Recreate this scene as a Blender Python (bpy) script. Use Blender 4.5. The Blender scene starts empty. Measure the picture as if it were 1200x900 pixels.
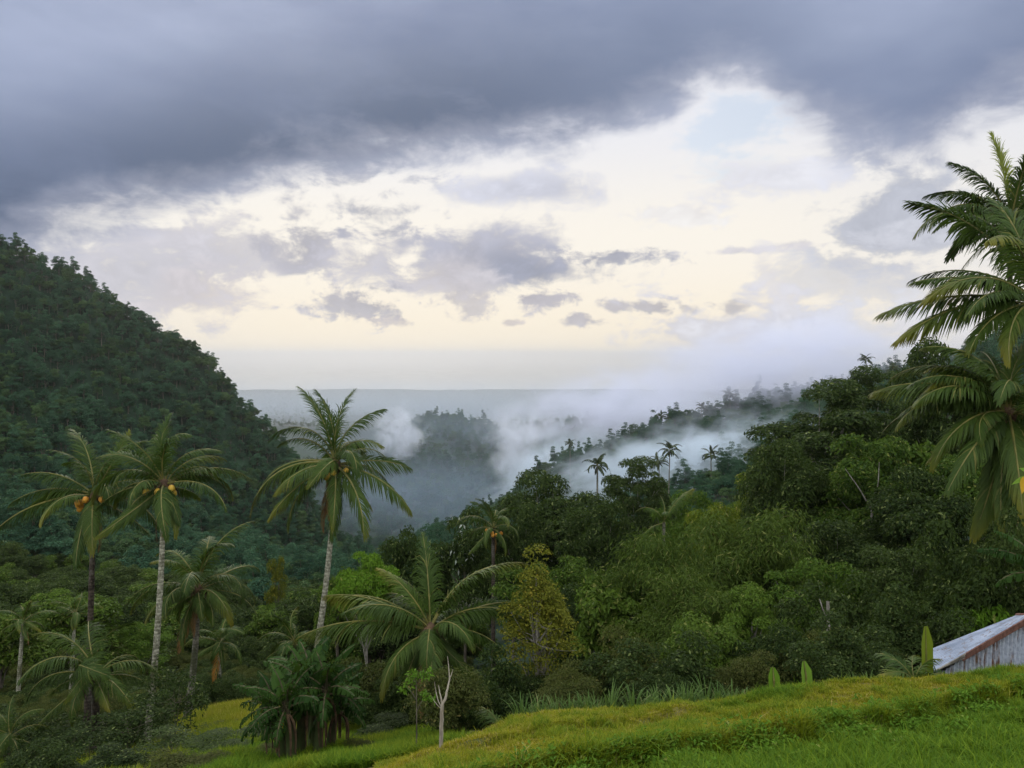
import bpy, math, random
import numpy as np
from math import radians as R, pi, sin, cos

# ------------------------------------------------------------------ camera, world, sun, exposure
S = bpy.context.scene
col = S.collection
PITCH = math.atan(35 / 900)
cam_d = bpy.data.cameras.new('camera'); cam = bpy.data.objects.new('camera', cam_d); col.objects.link(cam)
cam_d.sensor_width = 36; cam_d.lens = 27
cam_d.clip_start = 0.1; cam_d.clip_end = 400000
cam.location = (0, 0, 0); cam.rotation_euler = (pi / 2 - PITCH, 0, 0)
S.camera = cam
S.view_settings.view_transform = 'Standard'; S.view_settings.look = 'None'
S.view_settings.exposure = 0.0; S.view_settings.gamma = 1.0; S.view_settings.use_curve_mapping = False

SUN_EL, SUN_AZ = R(32), R(-14)          # azimuth measured from straight ahead (+Y), positive to the right
AMBIENT = 2.0                            # brightness of the unseen overcast overhead and behind, raised as fill light
sun_d = bpy.data.lights.new('sun', 'SUN'); sun = bpy.data.objects.new('sun', sun_d); col.objects.link(sun)
sun_d.energy = 1.3; sun_d.angle = R(25); sun_d.color = (1.0, 0.93, 0.82)
sun.rotation_euler = (pi / 2 - SUN_EL, 0, pi - SUN_AZ)
sun.location = (0, 0, 60)

cy = S.cycles
cy.max_bounces = 5; cy.diffuse_bounces = 2; cy.glossy_bounces = 1; cy.transmission_bounces = 3
cy.transparent_max_bounces = 8; cy.volume_bounces = 2
cy.use_denoising = True
cy.volume_step_rate = 0.2; cy.volume_max_steps = 256
S.render.filter_size = 0.85
cy.sample_clamp_indirect = 4.0

W = bpy.data.worlds.new('World'); S.world = W; W.use_nodes = True
wt = W.node_tree; wt.nodes.clear()


class E:
    """a tiny expression wrapper over shader math nodes"""
    def __init__(s, nt, v): s.nt = nt; s.v = v
    def _op(s, op, *a):
        n = s.nt.nodes.new('ShaderNodeMath'); n.operation = op
        for i, x in enumerate((s,) + a):
            x = x.v if isinstance(x, E) else x
            if isinstance(x, (int, float)): n.inputs[i].default_value = x
            else: s.nt.links.new(x, n.inputs[i])
        return E(s.nt, n.outputs[0])
    def __add__(s, o): return s._op('ADD', o)
    def __sub__(s, o): return s._op('SUBTRACT', o)
    def __mul__(s, o): return s._op('MULTIPLY', o)
    def __truediv__(s, o): return s._op('DIVIDE', o)
    def __neg__(s): return s._op('MULTIPLY', -1.0)
    def __radd__(s, o): return s._op('ADD', o)
    def __rmul__(s, o): return s._op('MULTIPLY', o)
    def rsub(s, c): return (s * -1.0) + c
    def f(s, op, *a): return s._op(op, *a)
    def clamp(s): return s._op('MINIMUM', 1.0)._op('MAXIMUM', 0.0)
    def smooth(s, a, b, lo=0.0, hi=1.0):
        n = s.nt.nodes.new('ShaderNodeMapRange'); n.interpolation_type = 'SMOOTHSTEP'
        s.nt.links.new(s.v, n.inputs[0])
        for i, x in enumerate((a, b, lo, hi)): n.inputs[i + 1].default_value = x
        return E(s.nt, n.outputs[0])


def noise(nt, vec, scale, detail=4, rough=0.55, dist=0.0):
    n = nt.nodes.new('ShaderNodeTexNoise'); n.inputs['Scale'].default_value = scale
    n.inputs['Detail'].default_value = detail; n.inputs['Roughness'].default_value = rough
    n.inputs['Distortion'].default_value = dist
    if vec is not None: nt.links.new(vec, n.inputs['Vector'])
    return E(nt, n.outputs[0])


def mixc(nt, f, a, b):
    n = nt.nodes.new('ShaderNodeMix'); n.data_type = 'RGBA'
    for sock, x in ((n.inputs[0], f), (n.inputs[6], a), (n.inputs[7], b)):
        x = x.v if isinstance(x, E) else x
        if isinstance(x, (tuple, list)): sock.default_value = tuple(x) + (1,) if len(x) == 3 else x
        elif isinstance(x, (int, float)): sock.default_value = x
        else: nt.links.new(x, sock)
    return n.outputs[2]


def mapping(nt, vec, scale=(1, 1, 1), loc=(0, 0, 0)):
    n = nt.nodes.new('ShaderNodeMapping'); n.inputs['Scale'].default_value = scale; n.inputs['Location'].default_value = loc
    nt.links.new(vec, n.inputs['Vector']); return n.outputs[0]


def s2l(r, g, b):
    f = lambda c: (c / 255 / 12.92) if c <= 10 else ((c / 255 + 0.055) / 1.055) ** 2.4
    return (f(r), f(g), f(b))


def build_world():
    nt = wt
    tc = nt.nodes.new('ShaderNodeTexCoord').outputs['Generated']
    sp = nt.nodes.new('ShaderNodeSeparateXYZ'); nt.links.new(tc, sp.inputs[0])
    x, y, z = (E(nt, sp.outputs[i]) for i in range(3))
    az = x.f('ARCTAN2', y)
    el = z.f('ARCSINE')
    AZ = lambda px: math.atan((px - 600) / 900)
    EL = lambda px, py: math.atan((415 - py) / 900 * cos(AZ(px)))
    st = mapping(nt, tc, (1, 1, 2.6))
    st2 = mapping(nt, tc, (1, 1, 1.5), (3.1, 1.7, 0.4))
    n_big = noise(nt, st, 2.6, 4, 0.5) - 0.5
    n_mid = noise(nt, st, 7.0, 6, 0.55, 0.3) - 0.5
    n_fine = noise(nt, st2, 19.0, 8, 0.62, 0.4) - 0.5
    # clear air beyond the clouds: a blue gap of real sky and the bright cream band over the sea
    sky = nt.nodes.new('ShaderNodeTexSky'); sky.sky_type = 'NISHITA'; sky.sun_disc = False
    sky.sun_elevation = SUN_EL; sky.sun_rotation = SUN_AZ
    cream_low = s2l(255, 243, 221); cream = s2l(252, 246, 235); white = s2l(236, 237, 243)
    band = mixc(nt, el.smooth(0.01, 0.15), cream_low, cream)
    band = mixc(nt, el.smooth(0.14, 0.30), band, white)
    band = mixc(nt, (az.f('ABSOLUTE')).smooth(0.25, 0.75, 0.0, 0.6), band, s2l(225, 228, 236))
    hole = (((az - AZ(852)) / 0.075).f('POWER', 2.0) + ((el - EL(852, 165)) / 0.042).f('POWER', 2.0) + n_mid * 8.0 + n_fine * 4.0).smooth(-0.4, 1.3, 0.6, 0.0)
    scl = nt.nodes.new('ShaderNodeVectorMath'); scl.operation = 'SCALE'; nt.links.new(band, scl.inputs[0]); scl.inputs[3].default_value = 10
    nsk = nt.nodes.new('ShaderNodeVectorMath'); nsk.operation = 'SCALE'; nt.links.new(sky.outputs[0], nsk.inputs[0]); nsk.inputs[3].default_value = 1.0
    pale = mixc(nt, 0.35, nsk.outputs[0], tuple(10 * c for c in s2l(205, 224, 242)))
    base = mixc(nt, hole, scl.outputs[0], pale)

    # heavy grey deck: its ragged lower edge follows this line
    fc = nt.nodes.new('ShaderNodeFloatCurve'); cv = fc.mapping.curves[0]
    edge = [(-400, 300), (0, 306), (110, 282), (220, 248), (330, 222), (430, 208), (520, 190), (610, 180), (700, 172), (770, 142),
            (850, 112), (920, 146), (985, 182), (1060, 196), (1130, 168), (1200, 140), (1600, 100)]
    pts = [((AZ(a) + 0.9) / 1.8, EL(a, b) / 0.6) for a, b in edge]
    cv.points[0].location = pts[0]; cv.points[1].location = pts[-1]
    for p in pts[1:-1]: cv.points.new(*p)
    for p in cv.points: p.handle_type = 'AUTO'
    fc.mapping.update()
    nt.links.new(((az + 0.9) / 1.8).clamp().v, fc.inputs['Value'])
    edge_el = E(nt, fc.outputs[0]) * 0.6
    back = y.smooth(-0.15, 0.35, 1.0, 0.0)                    # behind the camera the deck is everywhere
    d = el - edge_el + n_mid * 0.11 + n_fine * 0.06 + back * 0.6
    deck = d.smooth(-0.016, 0.034)
    above = (el - edge_el)
    dark = (above.smooth(-0.03, 0.05) * above.smooth(0.05, 0.22, 1.0, 0.0)) * az.smooth(-0.15, 0.40, 1.0, 0.35)
    deck_c = mixc(nt, (n_big * 2.6 + n_mid * 0.9 + 0.5).clamp(), s2l(130, 143, 174), s2l(168, 179, 206))
    deck_c = mixc(nt, dark * (n_mid * 1.2 + 0.95).clamp(), deck_c, s2l(96, 110, 136))
    thin = d.smooth(0.0, 0.075, 1.0, 0.0)
    deck_c = mixc(nt, thin * 0.55, deck_c, s2l(190, 192, 206))

    # smaller clouds in the bright band: (px, py, half width, half height, grey, opacity, raggedness)
    blobs = [(180, 318, 120, 40, (182, 182, 194), 0.85, 1.2), (300, 300, 120, 40, (186, 184, 192), 0.8, 1.3), (350, 285, 46, 44, (158, 158, 170), 0.85, 1.2), (250, 345, 60, 22, (190, 184, 188), 0.7, 1.2),
             (440, 300, 90, 36, (178, 177, 188), 0.85, 1.1), (585, 306, 130, 30, (160, 162, 178), 0.95, 0.8), (640, 318, 82, 20, (140, 145, 164), 0.95, 0.7), (715, 300, 74, 10, (152, 155, 172), 0.9, 0.6), (530, 325, 60, 18, (186, 182, 188), 0.8, 0.9),
             (415, 353, 66, 15, (160, 159, 170), 0.9, 1.0), (545, 353, 28, 14, (176, 172, 178), 0.8, 0.9), (645, 353, 46, 10, (160, 158, 170), 0.9, 0.8), (455, 374, 22, 5, (170, 164, 170), 0.7, 0.7),
             (702, 379, 22, 6, (158, 156, 168), 0.85, 0.7), (768, 363, 36, 7, (164, 162, 172), 0.85, 0.8), (828, 361, 17, 7, (164, 162, 172), 0.75, 0.8), (600, 378, 24, 4, (180, 172, 174), 0.75, 0.6),
             (430, 250, 70, 34, (150, 153, 168), 0.85, 1.3), (600, 226, 110, 18, (188, 191, 206), 0.9, 0.7), (1035, 258, 58, 46, (162, 167, 182), 0.9, 1.2), (1005, 320, 90, 30, (188, 190, 200), 0.6, 1.3), (905, 288, 76, 5, (196, 194, 204), 0.75, 0.5),
             (890, 395, 110, 36, (184, 186, 202), 0.75, 1.3), (1020, 385, 130, 26, (208, 209, 218), 0.7, 1.4), (905, 330, 24, 34, (206, 204, 210), 0.6, 1.3), (800, 250, 60, 9, (222, 219, 222), 0.7, 0.8), (900, 214, 70, 18, (206, 208, 220), 0.75, 1.1)]
    w1 = noise(nt, mapping(nt, tc, (1, 1, 1.8), (1.3, 7.1, 2.2)), 6.5, 3, 0.5) - 0.5
    w2 = noise(nt, mapping(nt, tc, (1, 1, 1.8), (9.3, 2.1, 5.2)), 6.5, 3, 0.5) - 0.5
    wa = az + w1 * 0.15; we = el + w2 * 0.04
    n_puff = noise(nt, st2, 46.0, 6, 0.6, 0.3) - 0.5
    c = base
    for (px, py, hw, hh, g, op, rg) in blobs:
        q = (((wa - AZ(px)) * (900 / hw)).f('POWER', 2.0) + ((we - EL(px, py)) * (900 / (hh * 1.25))).f('POWER', 2.0)).f('SQRT')
        q = q + n_mid * (-3.2 * rg) + n_fine * (-2.6 * rg)
        if hh < 17: q = q + n_puff * -2.6
        m = q.smooth(0.35, 1.2, op, 0.0)
        lit = (n_fine * 2.2 + n_mid * 1.5 + 0.38).clamp()
        cc = mixc(nt, lit, tuple(10 * k for k in s2l(*g)), tuple(10 * k for k in s2l(*[min(255, k + 36) for k in g])))
        c = mixc(nt, m, c, cc)
    dsc = nt.nodes.new('ShaderNodeVectorMath'); dsc.operation = 'SCALE'; nt.links.new(deck_c, dsc.inputs[0]); dsc.inputs[3].default_value = 10
    c = mixc(nt, deck, c, dsc.outputs[0])
    # overcast overhead and behind the viewer, brightened out of view to fill the scene
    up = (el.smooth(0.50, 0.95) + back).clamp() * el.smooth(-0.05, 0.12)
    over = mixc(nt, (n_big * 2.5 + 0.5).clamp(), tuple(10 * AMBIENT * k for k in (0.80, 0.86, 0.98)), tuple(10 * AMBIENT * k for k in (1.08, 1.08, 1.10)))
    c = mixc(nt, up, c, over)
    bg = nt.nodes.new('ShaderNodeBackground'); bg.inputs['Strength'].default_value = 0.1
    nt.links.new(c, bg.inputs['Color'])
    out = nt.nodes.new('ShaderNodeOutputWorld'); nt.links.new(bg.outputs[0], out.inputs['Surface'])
    W.cycles.sampling_method = 'MANUAL'; W.cycles.sample_map_resolution = 1024


build_world()

# ------------------------------------------------------------------ helpers
CP, SP = cos(PITCH), sin(PITCH)


def P(px, py, Y):
    a = (np.asarray(px, float) - 600) / 900; b = -(np.asarray(py, float) - 450) / 900
    yy = CP + b * SP; zz = -SP + b * CP
    k = Y / yy
    return np.stack(np.broadcast_arrays(a * k, np.asarray(Y, float) + 0 * a, zz * k), -1)


def nrm(v): return v / np.maximum(np.linalg.norm(v, axis=-1, keepdims=True), 1e-9)


def add_mesh(name, V, Q, mats, midx=None, smooth=False, attrs=None, link=True):
    """V (n,3), Q (m,4): one mesh object made of quads"""
    me = bpy.data.meshes.new(name)
    V = np.asarray(V, np.float32); Q = np.asarray(Q, np.int32)
    me.vertices.add(len(V)); me.vertices.foreach_set('co', V.ravel())
    k = Q.shape[1]
    me.loops.add(Q.size); me.loops.foreach_set('vertex_index', Q.ravel())
    me.polygons.add(len(Q))
    me.polygons.foreach_set('loop_start', np.arange(0, Q.size, k, dtype=np.int32))
    for m in mats: me.materials.append(m)
    if midx is not None: me.polygons.foreach_set('material_index', np.asarray(midx, np.int32))
    me.polygons.foreach_set('use_smooth', np.full(len(Q), smooth, dtype=bool))
    for an, av in (attrs or {}).items():
        at = me.attributes.new(an, 'FLOAT', 'POINT'); at.data.foreach_set('value', np.asarray(av, np.float32))
    me.update(calc_edges=True)
    if not link: return me
    o = bpy.data.objects.new(name, me); col.objects.link(o)
    return o


class MB:
    def __init__(s): s.V = []; s.Q = []; s.M = []; s.A = []; s.n = 0
    def add(s, V, Q, m=0, a=0.0):
        V = np.asarray(V, float).reshape(-1, 3); Q = np.asarray(Q, int)
        s.V.append(V); s.Q.append(Q + s.n); s.M.append(np.full(len(Q), m)); s.n += len(V)
        s.A.append(np.broadcast_to(np.asarray(a, float), (len(V),)))
        return s
    def build(s, name, mats, parent=None, smooth=False, attr=None):
        o = add_mesh(name, np.concatenate(s.V), np.concatenate(s.Q), mats, np.concatenate(s.M), smooth,
                     {attr: np.concatenate(s.A)} if attr else None)
        if parent is not None: o.parent = parent
        return o


def tube(path, rad, n=7):
    path = np.asarray(path, float); m = len(path); rad = np.broadcast_to(np.asarray(rad, float), (m,))
    t = nrm(np.gradient(path, axis=0))
    ref = np.array([0.31, 0.83, 0.12]) if abs(t[0][2]) > 0.5 else np.array([0, 0, 1.0])
    u = nrm(np.cross(t, ref)); v = np.cross(t, u)
    ang = np.linspace(0, 2 * pi, n, endpoint=False)
    V = path[:, None, :] + rad[:, None, None] * (np.cos(ang)[None, :, None] * u[:, None, :] + np.sin(ang)[None, :, None] * v[:, None, :])
    i = np.arange(m - 1)[:, None] * n; j = np.arange(n)[None, :]; j2 = (j + 1) % n
    Q = np.stack([i + j, i + j2, i + n + j2, i + n + j], -1).reshape(-1, 4)
    return V.reshape(-1, 3), Q


def box(c, h, rot=None):
    c = np.asarray(c, float); h = np.asarray(h, float)
    s = np.array([[x, y, z] for z in (-1, 1) for y in (-1, 1) for x in (-1, 1)], float) * h
    if rot is not None: s = s @ np.asarray(rot).T
    Q = [[0, 2, 3, 1], [4, 5, 7, 6], [0, 1, 5, 4], [2, 6, 7, 3], [0, 4, 6, 2], [1, 3, 7, 5]]
    return s + c, np.array(Q)


def bez(p0, p1, p2, n=6):
    t = np.linspace(0, 1, n)[:, None]
    return (1 - t) ** 2 * np.asarray(p0, float) + 2 * (1 - t) * t * np.asarray(p1, float) + t ** 2 * np.asarray(p2, float)


def tag(o, label=None, cat=None, group=None, kind=None):
    if label: o['label'] = label
    if cat: o['category'] = cat
    if group: o['group'] = group
    if kind: o['kind'] = kind
    return o


def empty(name, loc, rz=0.0):
    o = bpy.data.objects.new(name, None); col.objects.link(o); o.location = tuple(float(c) for c in loc); o.rotation_euler = (0, 0, rz)
    o.empty_display_size = 0.3
    return o


KIDS = {}


def copy_tree(o):
    c = o.copy(); col.objects.link(c)
    for ch in o.children:
        k = ch.copy(); col.objects.link(k); k.parent = c
    return c


# ------------------------------------------------------------------ materials
def new_mat(name):
    m = bpy.data.materials.new(name); m.use_nodes = True; nt = m.node_tree; nt.nodes.clear()
    out = nt.nodes.new('ShaderNodeOutputMaterial'); return m, nt, out


def leaf_mat(name, c0, c1, c2=None, c2_from=0.93, trans=0.3, rough=0.6, spec=0.08, attr=None, tip=None, obj_var=0.35):
    m, nt, out = new_mat(name)
    rnd = E(nt, nt.nodes.new('ShaderNodeNewGeometry').outputs['Random Per Island'])
    oi = E(nt, nt.nodes.new('ShaderNodeObjectInfo').outputs['Random'])
    f = (rnd * (1 - obj_var) + oi * obj_var).clamp()
    c = mixc(nt, f, c0, c1)
    if c2 is not None:
        c = mixc(nt, rnd.smooth(c2_from, min(1.0, c2_from + 0.05)), c, c2)
    if attr:
        an = nt.nodes.new('ShaderNodeAttribute'); an.attribute_name = attr
        a = E(nt, an.outputs['Fac'])
        c = mixc(nt, (a + (oi - 0.5) * 0.6).smooth(0.68, 1.3), c, tip)
    p = nt.nodes.new('ShaderNodeBsdfPrincipled'); nt.links.new(c, p.inputs['Base Color'])
    p.inputs['Roughness'].default_value = rough; p.inputs['Specular IOR Level'].default_value = spec
    if trans > 0:
        t = nt.nodes.new('ShaderNodeBsdfTranslucent'); nt.links.new(mixc(nt, 0.35, c, (0.10, 0.16, 0.015)), t.inputs[0])
        mx = nt.nodes.new('ShaderNodeMixShader'); mx.inputs[0].default_value = trans
        nt.links.new(p.outputs[0], mx.inputs[1]); nt.links.new(t.outputs[0], mx.inputs[2]); nt.links.new(mx.outputs[0], out.inputs[0])
    else:
        nt.links.new(p.outputs[0], out.inputs[0])
    return m


def noise_mat(name, c0, c1, scale=(1, 1, 1), ns=4.0, rough=0.85, bump=0.3, lo=0.35, hi=0.65, c2=None, ns2=1.0, spec=0.2, detail=6):
    m, nt, out = new_mat(name)
    tc = nt.nodes.new('ShaderNodeTexCoord').outputs['Object']
    n = noise(nt, mapping(nt, tc, scale), ns, detail, 0.6)
    c = mixc(nt, n.smooth(lo, hi), c0, c1)
    if c2 is not None:
        c = mixc(nt, noise(nt, mapping(nt, tc, scale, (5, 3, 1)), ns2, 5, 0.6).smooth(0.52, 0.62), c, c2)
    p = nt.nodes.new('ShaderNodeBsdfPrincipled'); nt.links.new(c, p.inputs['Base Color'])
    p.inputs['Roughness'].default_value = rough; p.inputs['Specular IOR Level'].default_value = spec
    if bump:
        b = nt.nodes.new('ShaderNodeBump'); b.inputs['Strength'].default_value = bump; b.inputs['Distance'].default_value = 0.05
        nt.links.new(n.v, b.inputs['Height']); nt.links.new(b.outputs[0], p.inputs['Normal'])
    nt.links.new(p.outputs[0], out.inputs[0])
    return m


M = {}
M['leaf_dark'] = leaf_mat('leaf_dark', (0.008, 0.019, 0.005), (0.052, 0.080, 0.018), (0.13, 0.16, 0.05), 0.93, spec=0.07, rough=0.5)
M['leaf_mid'] = leaf_mat('leaf_mid', (0.020, 0.048, 0.006), (0.092, 0.145, 0.018), (0.18, 0.20, 0.05), 0.93, spec=0.07, rough=0.5)
M['leaf_bright'] = leaf_mat('leaf_bright', (0.055, 0.125, 0.010), (0.12, 0.22, 0.018), (0.20, 0.22, 0.05), 0.95)
M['leaf_fresh_tree'] = leaf_mat('leaf_fresh_tree', (0.030, 0.070, 0.008), (0.105, 0.170, 0.020), (0.18, 0.21, 0.05), 0.94)
M['leaf_lime'] = leaf_mat('leaf_lime', (0.080, 0.120, 0.010), (0.16, 0.20, 0.018), (0.24, 0.22, 0.05), 0.94)
M['leaf_yellow'] = leaf_mat('leaf_yellow', (0.055, 0.072, 0.008), (0.150, 0.150, 0.015), (0.22, 0.18, 0.025), 0.94)
M['leaf_bamboo'] = leaf_mat('leaf_bamboo', (0.022, 0.046, 0.007), (0.088, 0.130, 0.018), (0.17, 0.18, 0.05), 0.94)
M['leaf_brown'] = leaf_mat('leaf_brown', (0.030, 0.042, 0.010), (0.085, 0.095, 0.022), (0.15, 0.13, 0.04), 0.94)
M['leaf_far'] = leaf_mat('leaf_far', (0.007, 0.031, 0.020), (0.060, 0.136, 0.072), (0.11, 0.16, 0.08), 0.94, obj_var=0.6)  # teal tint of distance haze put into the leaf colour
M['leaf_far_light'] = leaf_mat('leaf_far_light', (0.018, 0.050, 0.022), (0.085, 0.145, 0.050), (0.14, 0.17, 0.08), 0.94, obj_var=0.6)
M['leaf_ridge'] = leaf_mat('leaf_ridge', (0.020, 0.040, 0.022), (0.050, 0.082, 0.034), None, obj_var=0.6)
M['leaf_ginger'] = leaf_mat('leaf_ginger', (0.06, 0.042, 0.02), (0.12, 0.075, 0.035), None, obj_var=0.4)
M['leaf_white'] = leaf_mat('leaf_white', (0.24, 0.28, 0.22), (0.40, 0.43, 0.36), None, trans=0.15)
M['leaf_banana'] = leaf_mat('leaf_banana', (0.010, 0.030, 0.005), (0.034, 0.072, 0.012), None, trans=0.25, rough=0.5, spec=0.06, obj_var=0.8)
M['leaf_banana_yellow'] = leaf_mat('leaf_banana_yellow', (0.42, 0.24, 0.02), (0.55, 0.34, 0.03), None, trans=0.3)
M['leaf_fresh'] = leaf_mat('leaf_fresh', (0.10, 0.19, 0.020), (0.16, 0.27, 0.035), None, trans=0.4)
M['frond'] = leaf_mat('frond', (0.020, 0.044, 0.007), (0.062, 0.100, 0.015), (0.13, 0.13, 0.03), 0.95, trans=0.28, rough=0.5, spec=0.13,
                      attr='along', tip=(0.17, 0.15, 0.016), obj_var=0.5)
M['frond_far'] = leaf_mat('frond_far', (0.022, 0.036, 0.018), (0.050, 0.070, 0.03), None, trans=0.2)
M['frond_young'] = leaf_mat('frond_young', (0.15, 0.19, 0.02), (0.24, 0.27, 0.03), None, trans=0.4, rough=0.42)
M['frond_dead'] = leaf_mat('frond_dead', (0.14, 0.075, 0.032), (0.26, 0.15, 0.060), None, trans=0.15, rough=0.8)
M['frond_orange'] = leaf_mat('frond_orange', (0.20, 0.10, 0.025), (0.34, 0.15, 0.03), None, trans=0.25, rough=0.8)
M['rachis'] = noise_mat('rachis', (0.085, 0.09, 0.022), (0.15, 0.135, 0.035), ns=3, bump=0, rough=0.5)
M['bark'] = noise_mat('bark', (0.05, 0.042, 0.03), (0.14, 0.12, 0.09), (1, 1, 0.4), 6)
M['bark_pale'] = noise_mat('bark_pale', (0.11, 0.10, 0.08), (0.27, 0.25, 0.21), (1, 1, 0.5), 5)
M['bark_white'] = noise_mat('bark_white', (0.20, 0.17, 0.13), (0.38, 0.34, 0.27), (1, 1, 0.3), 9, c2=(0.16, 0.12, 0.09), ns2=2.2)
M['bark_dark'] = noise_mat('bark_dark', (0.022, 0.018, 0.013), (0.06, 0.05, 0.036), (1, 1, 0.5), 5)
M['nut_orange'] = noise_mat('nut_orange', (0.42, 0.17, 0.02), (0.55, 0.27, 0.04), ns=5, bump=0, rough=0.45)
M['nut_yellow'] = noise_mat('nut_yellow', (0.40, 0.24, 0.03), (0.50, 0.33, 0.05), ns=5, bump=0, rough=0.45)
M['husk'] = noise_mat('husk', (0.05, 0.03, 0.018), (0.12, 0.075, 0.04), ns=5, bump=0.3)
M['banana_stem'] = noise_mat('banana_stem', (0.030, 0.026, 0.014), (0.10, 0.085, 0.04), (1, 1, 0.35), 6, c2=(0.05, 0.07, 0.02))


def trunk_palm_mat(name, c0, c1, c2):
    m, nt, out = new_mat(name)
    tc = nt.nodes.new('ShaderNodeTexCoord').outputs['Object']
    n = noise(nt, mapping(nt, tc, (1, 1, 0.8)), 7, 5, 0.65)
    big = noise(nt, mapping(nt, tc, (1, 1, 0.5), (3, 1, 2)), 1.3, 4, 0.6)
    c = mixc(nt, n.smooth(0.36, 0.62), c0, c1)
    c = mixc(nt, big.smooth(0.52, 0.66), c, c2)
    sp = nt.nodes.new('ShaderNodeSeparateXYZ'); nt.links.new(tc, sp.inputs[0])
    ring = (E(nt, sp.outputs[2]) * 42 + noise(nt, tc, 2, 2) * 5).f('SINE')
    c = mixc(nt, ring.smooth(0.75, 1.0) * 0.45, c, tuple(k * 0.35 for k in c0))
    p = nt.nodes.new('ShaderNodeBsdfPrincipled'); nt.links.new(c, p.inputs['Base Color']); p.inputs['Roughness'].default_value = 0.9
    p.inputs['Specular IOR Level'].default_value = 0.15
    b = nt.nodes.new('ShaderNodeBump'); b.inputs['Strength'].default_value = 0.5; b.inputs['Distance'].default_value = 0.03
    nt.links.new((ring * -0.4 + n).v, b.inputs['Height']); nt.links.new(b.outputs[0], p.inputs['Normal'])
    nt.links.new(p.outputs[0], out.inputs[0]); return m


M['palm_pale'] = trunk_palm_mat('palm_pale', (0.13, 0.125, 0.085), (0.33, 0.32, 0.24), (0.10, 0.10, 0.055))
M['palm_grey'] = trunk_palm_mat('palm_grey', (0.08, 0.075, 0.055), (0.19, 0.18, 0.14), (0.06, 0.065, 0.035))
M['palm_dark'] = trunk_palm_mat('palm_dark', (0.028, 0.022, 0.017), (0.07, 0.055, 0.04), (0.12, 0.11, 0.09))

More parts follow.
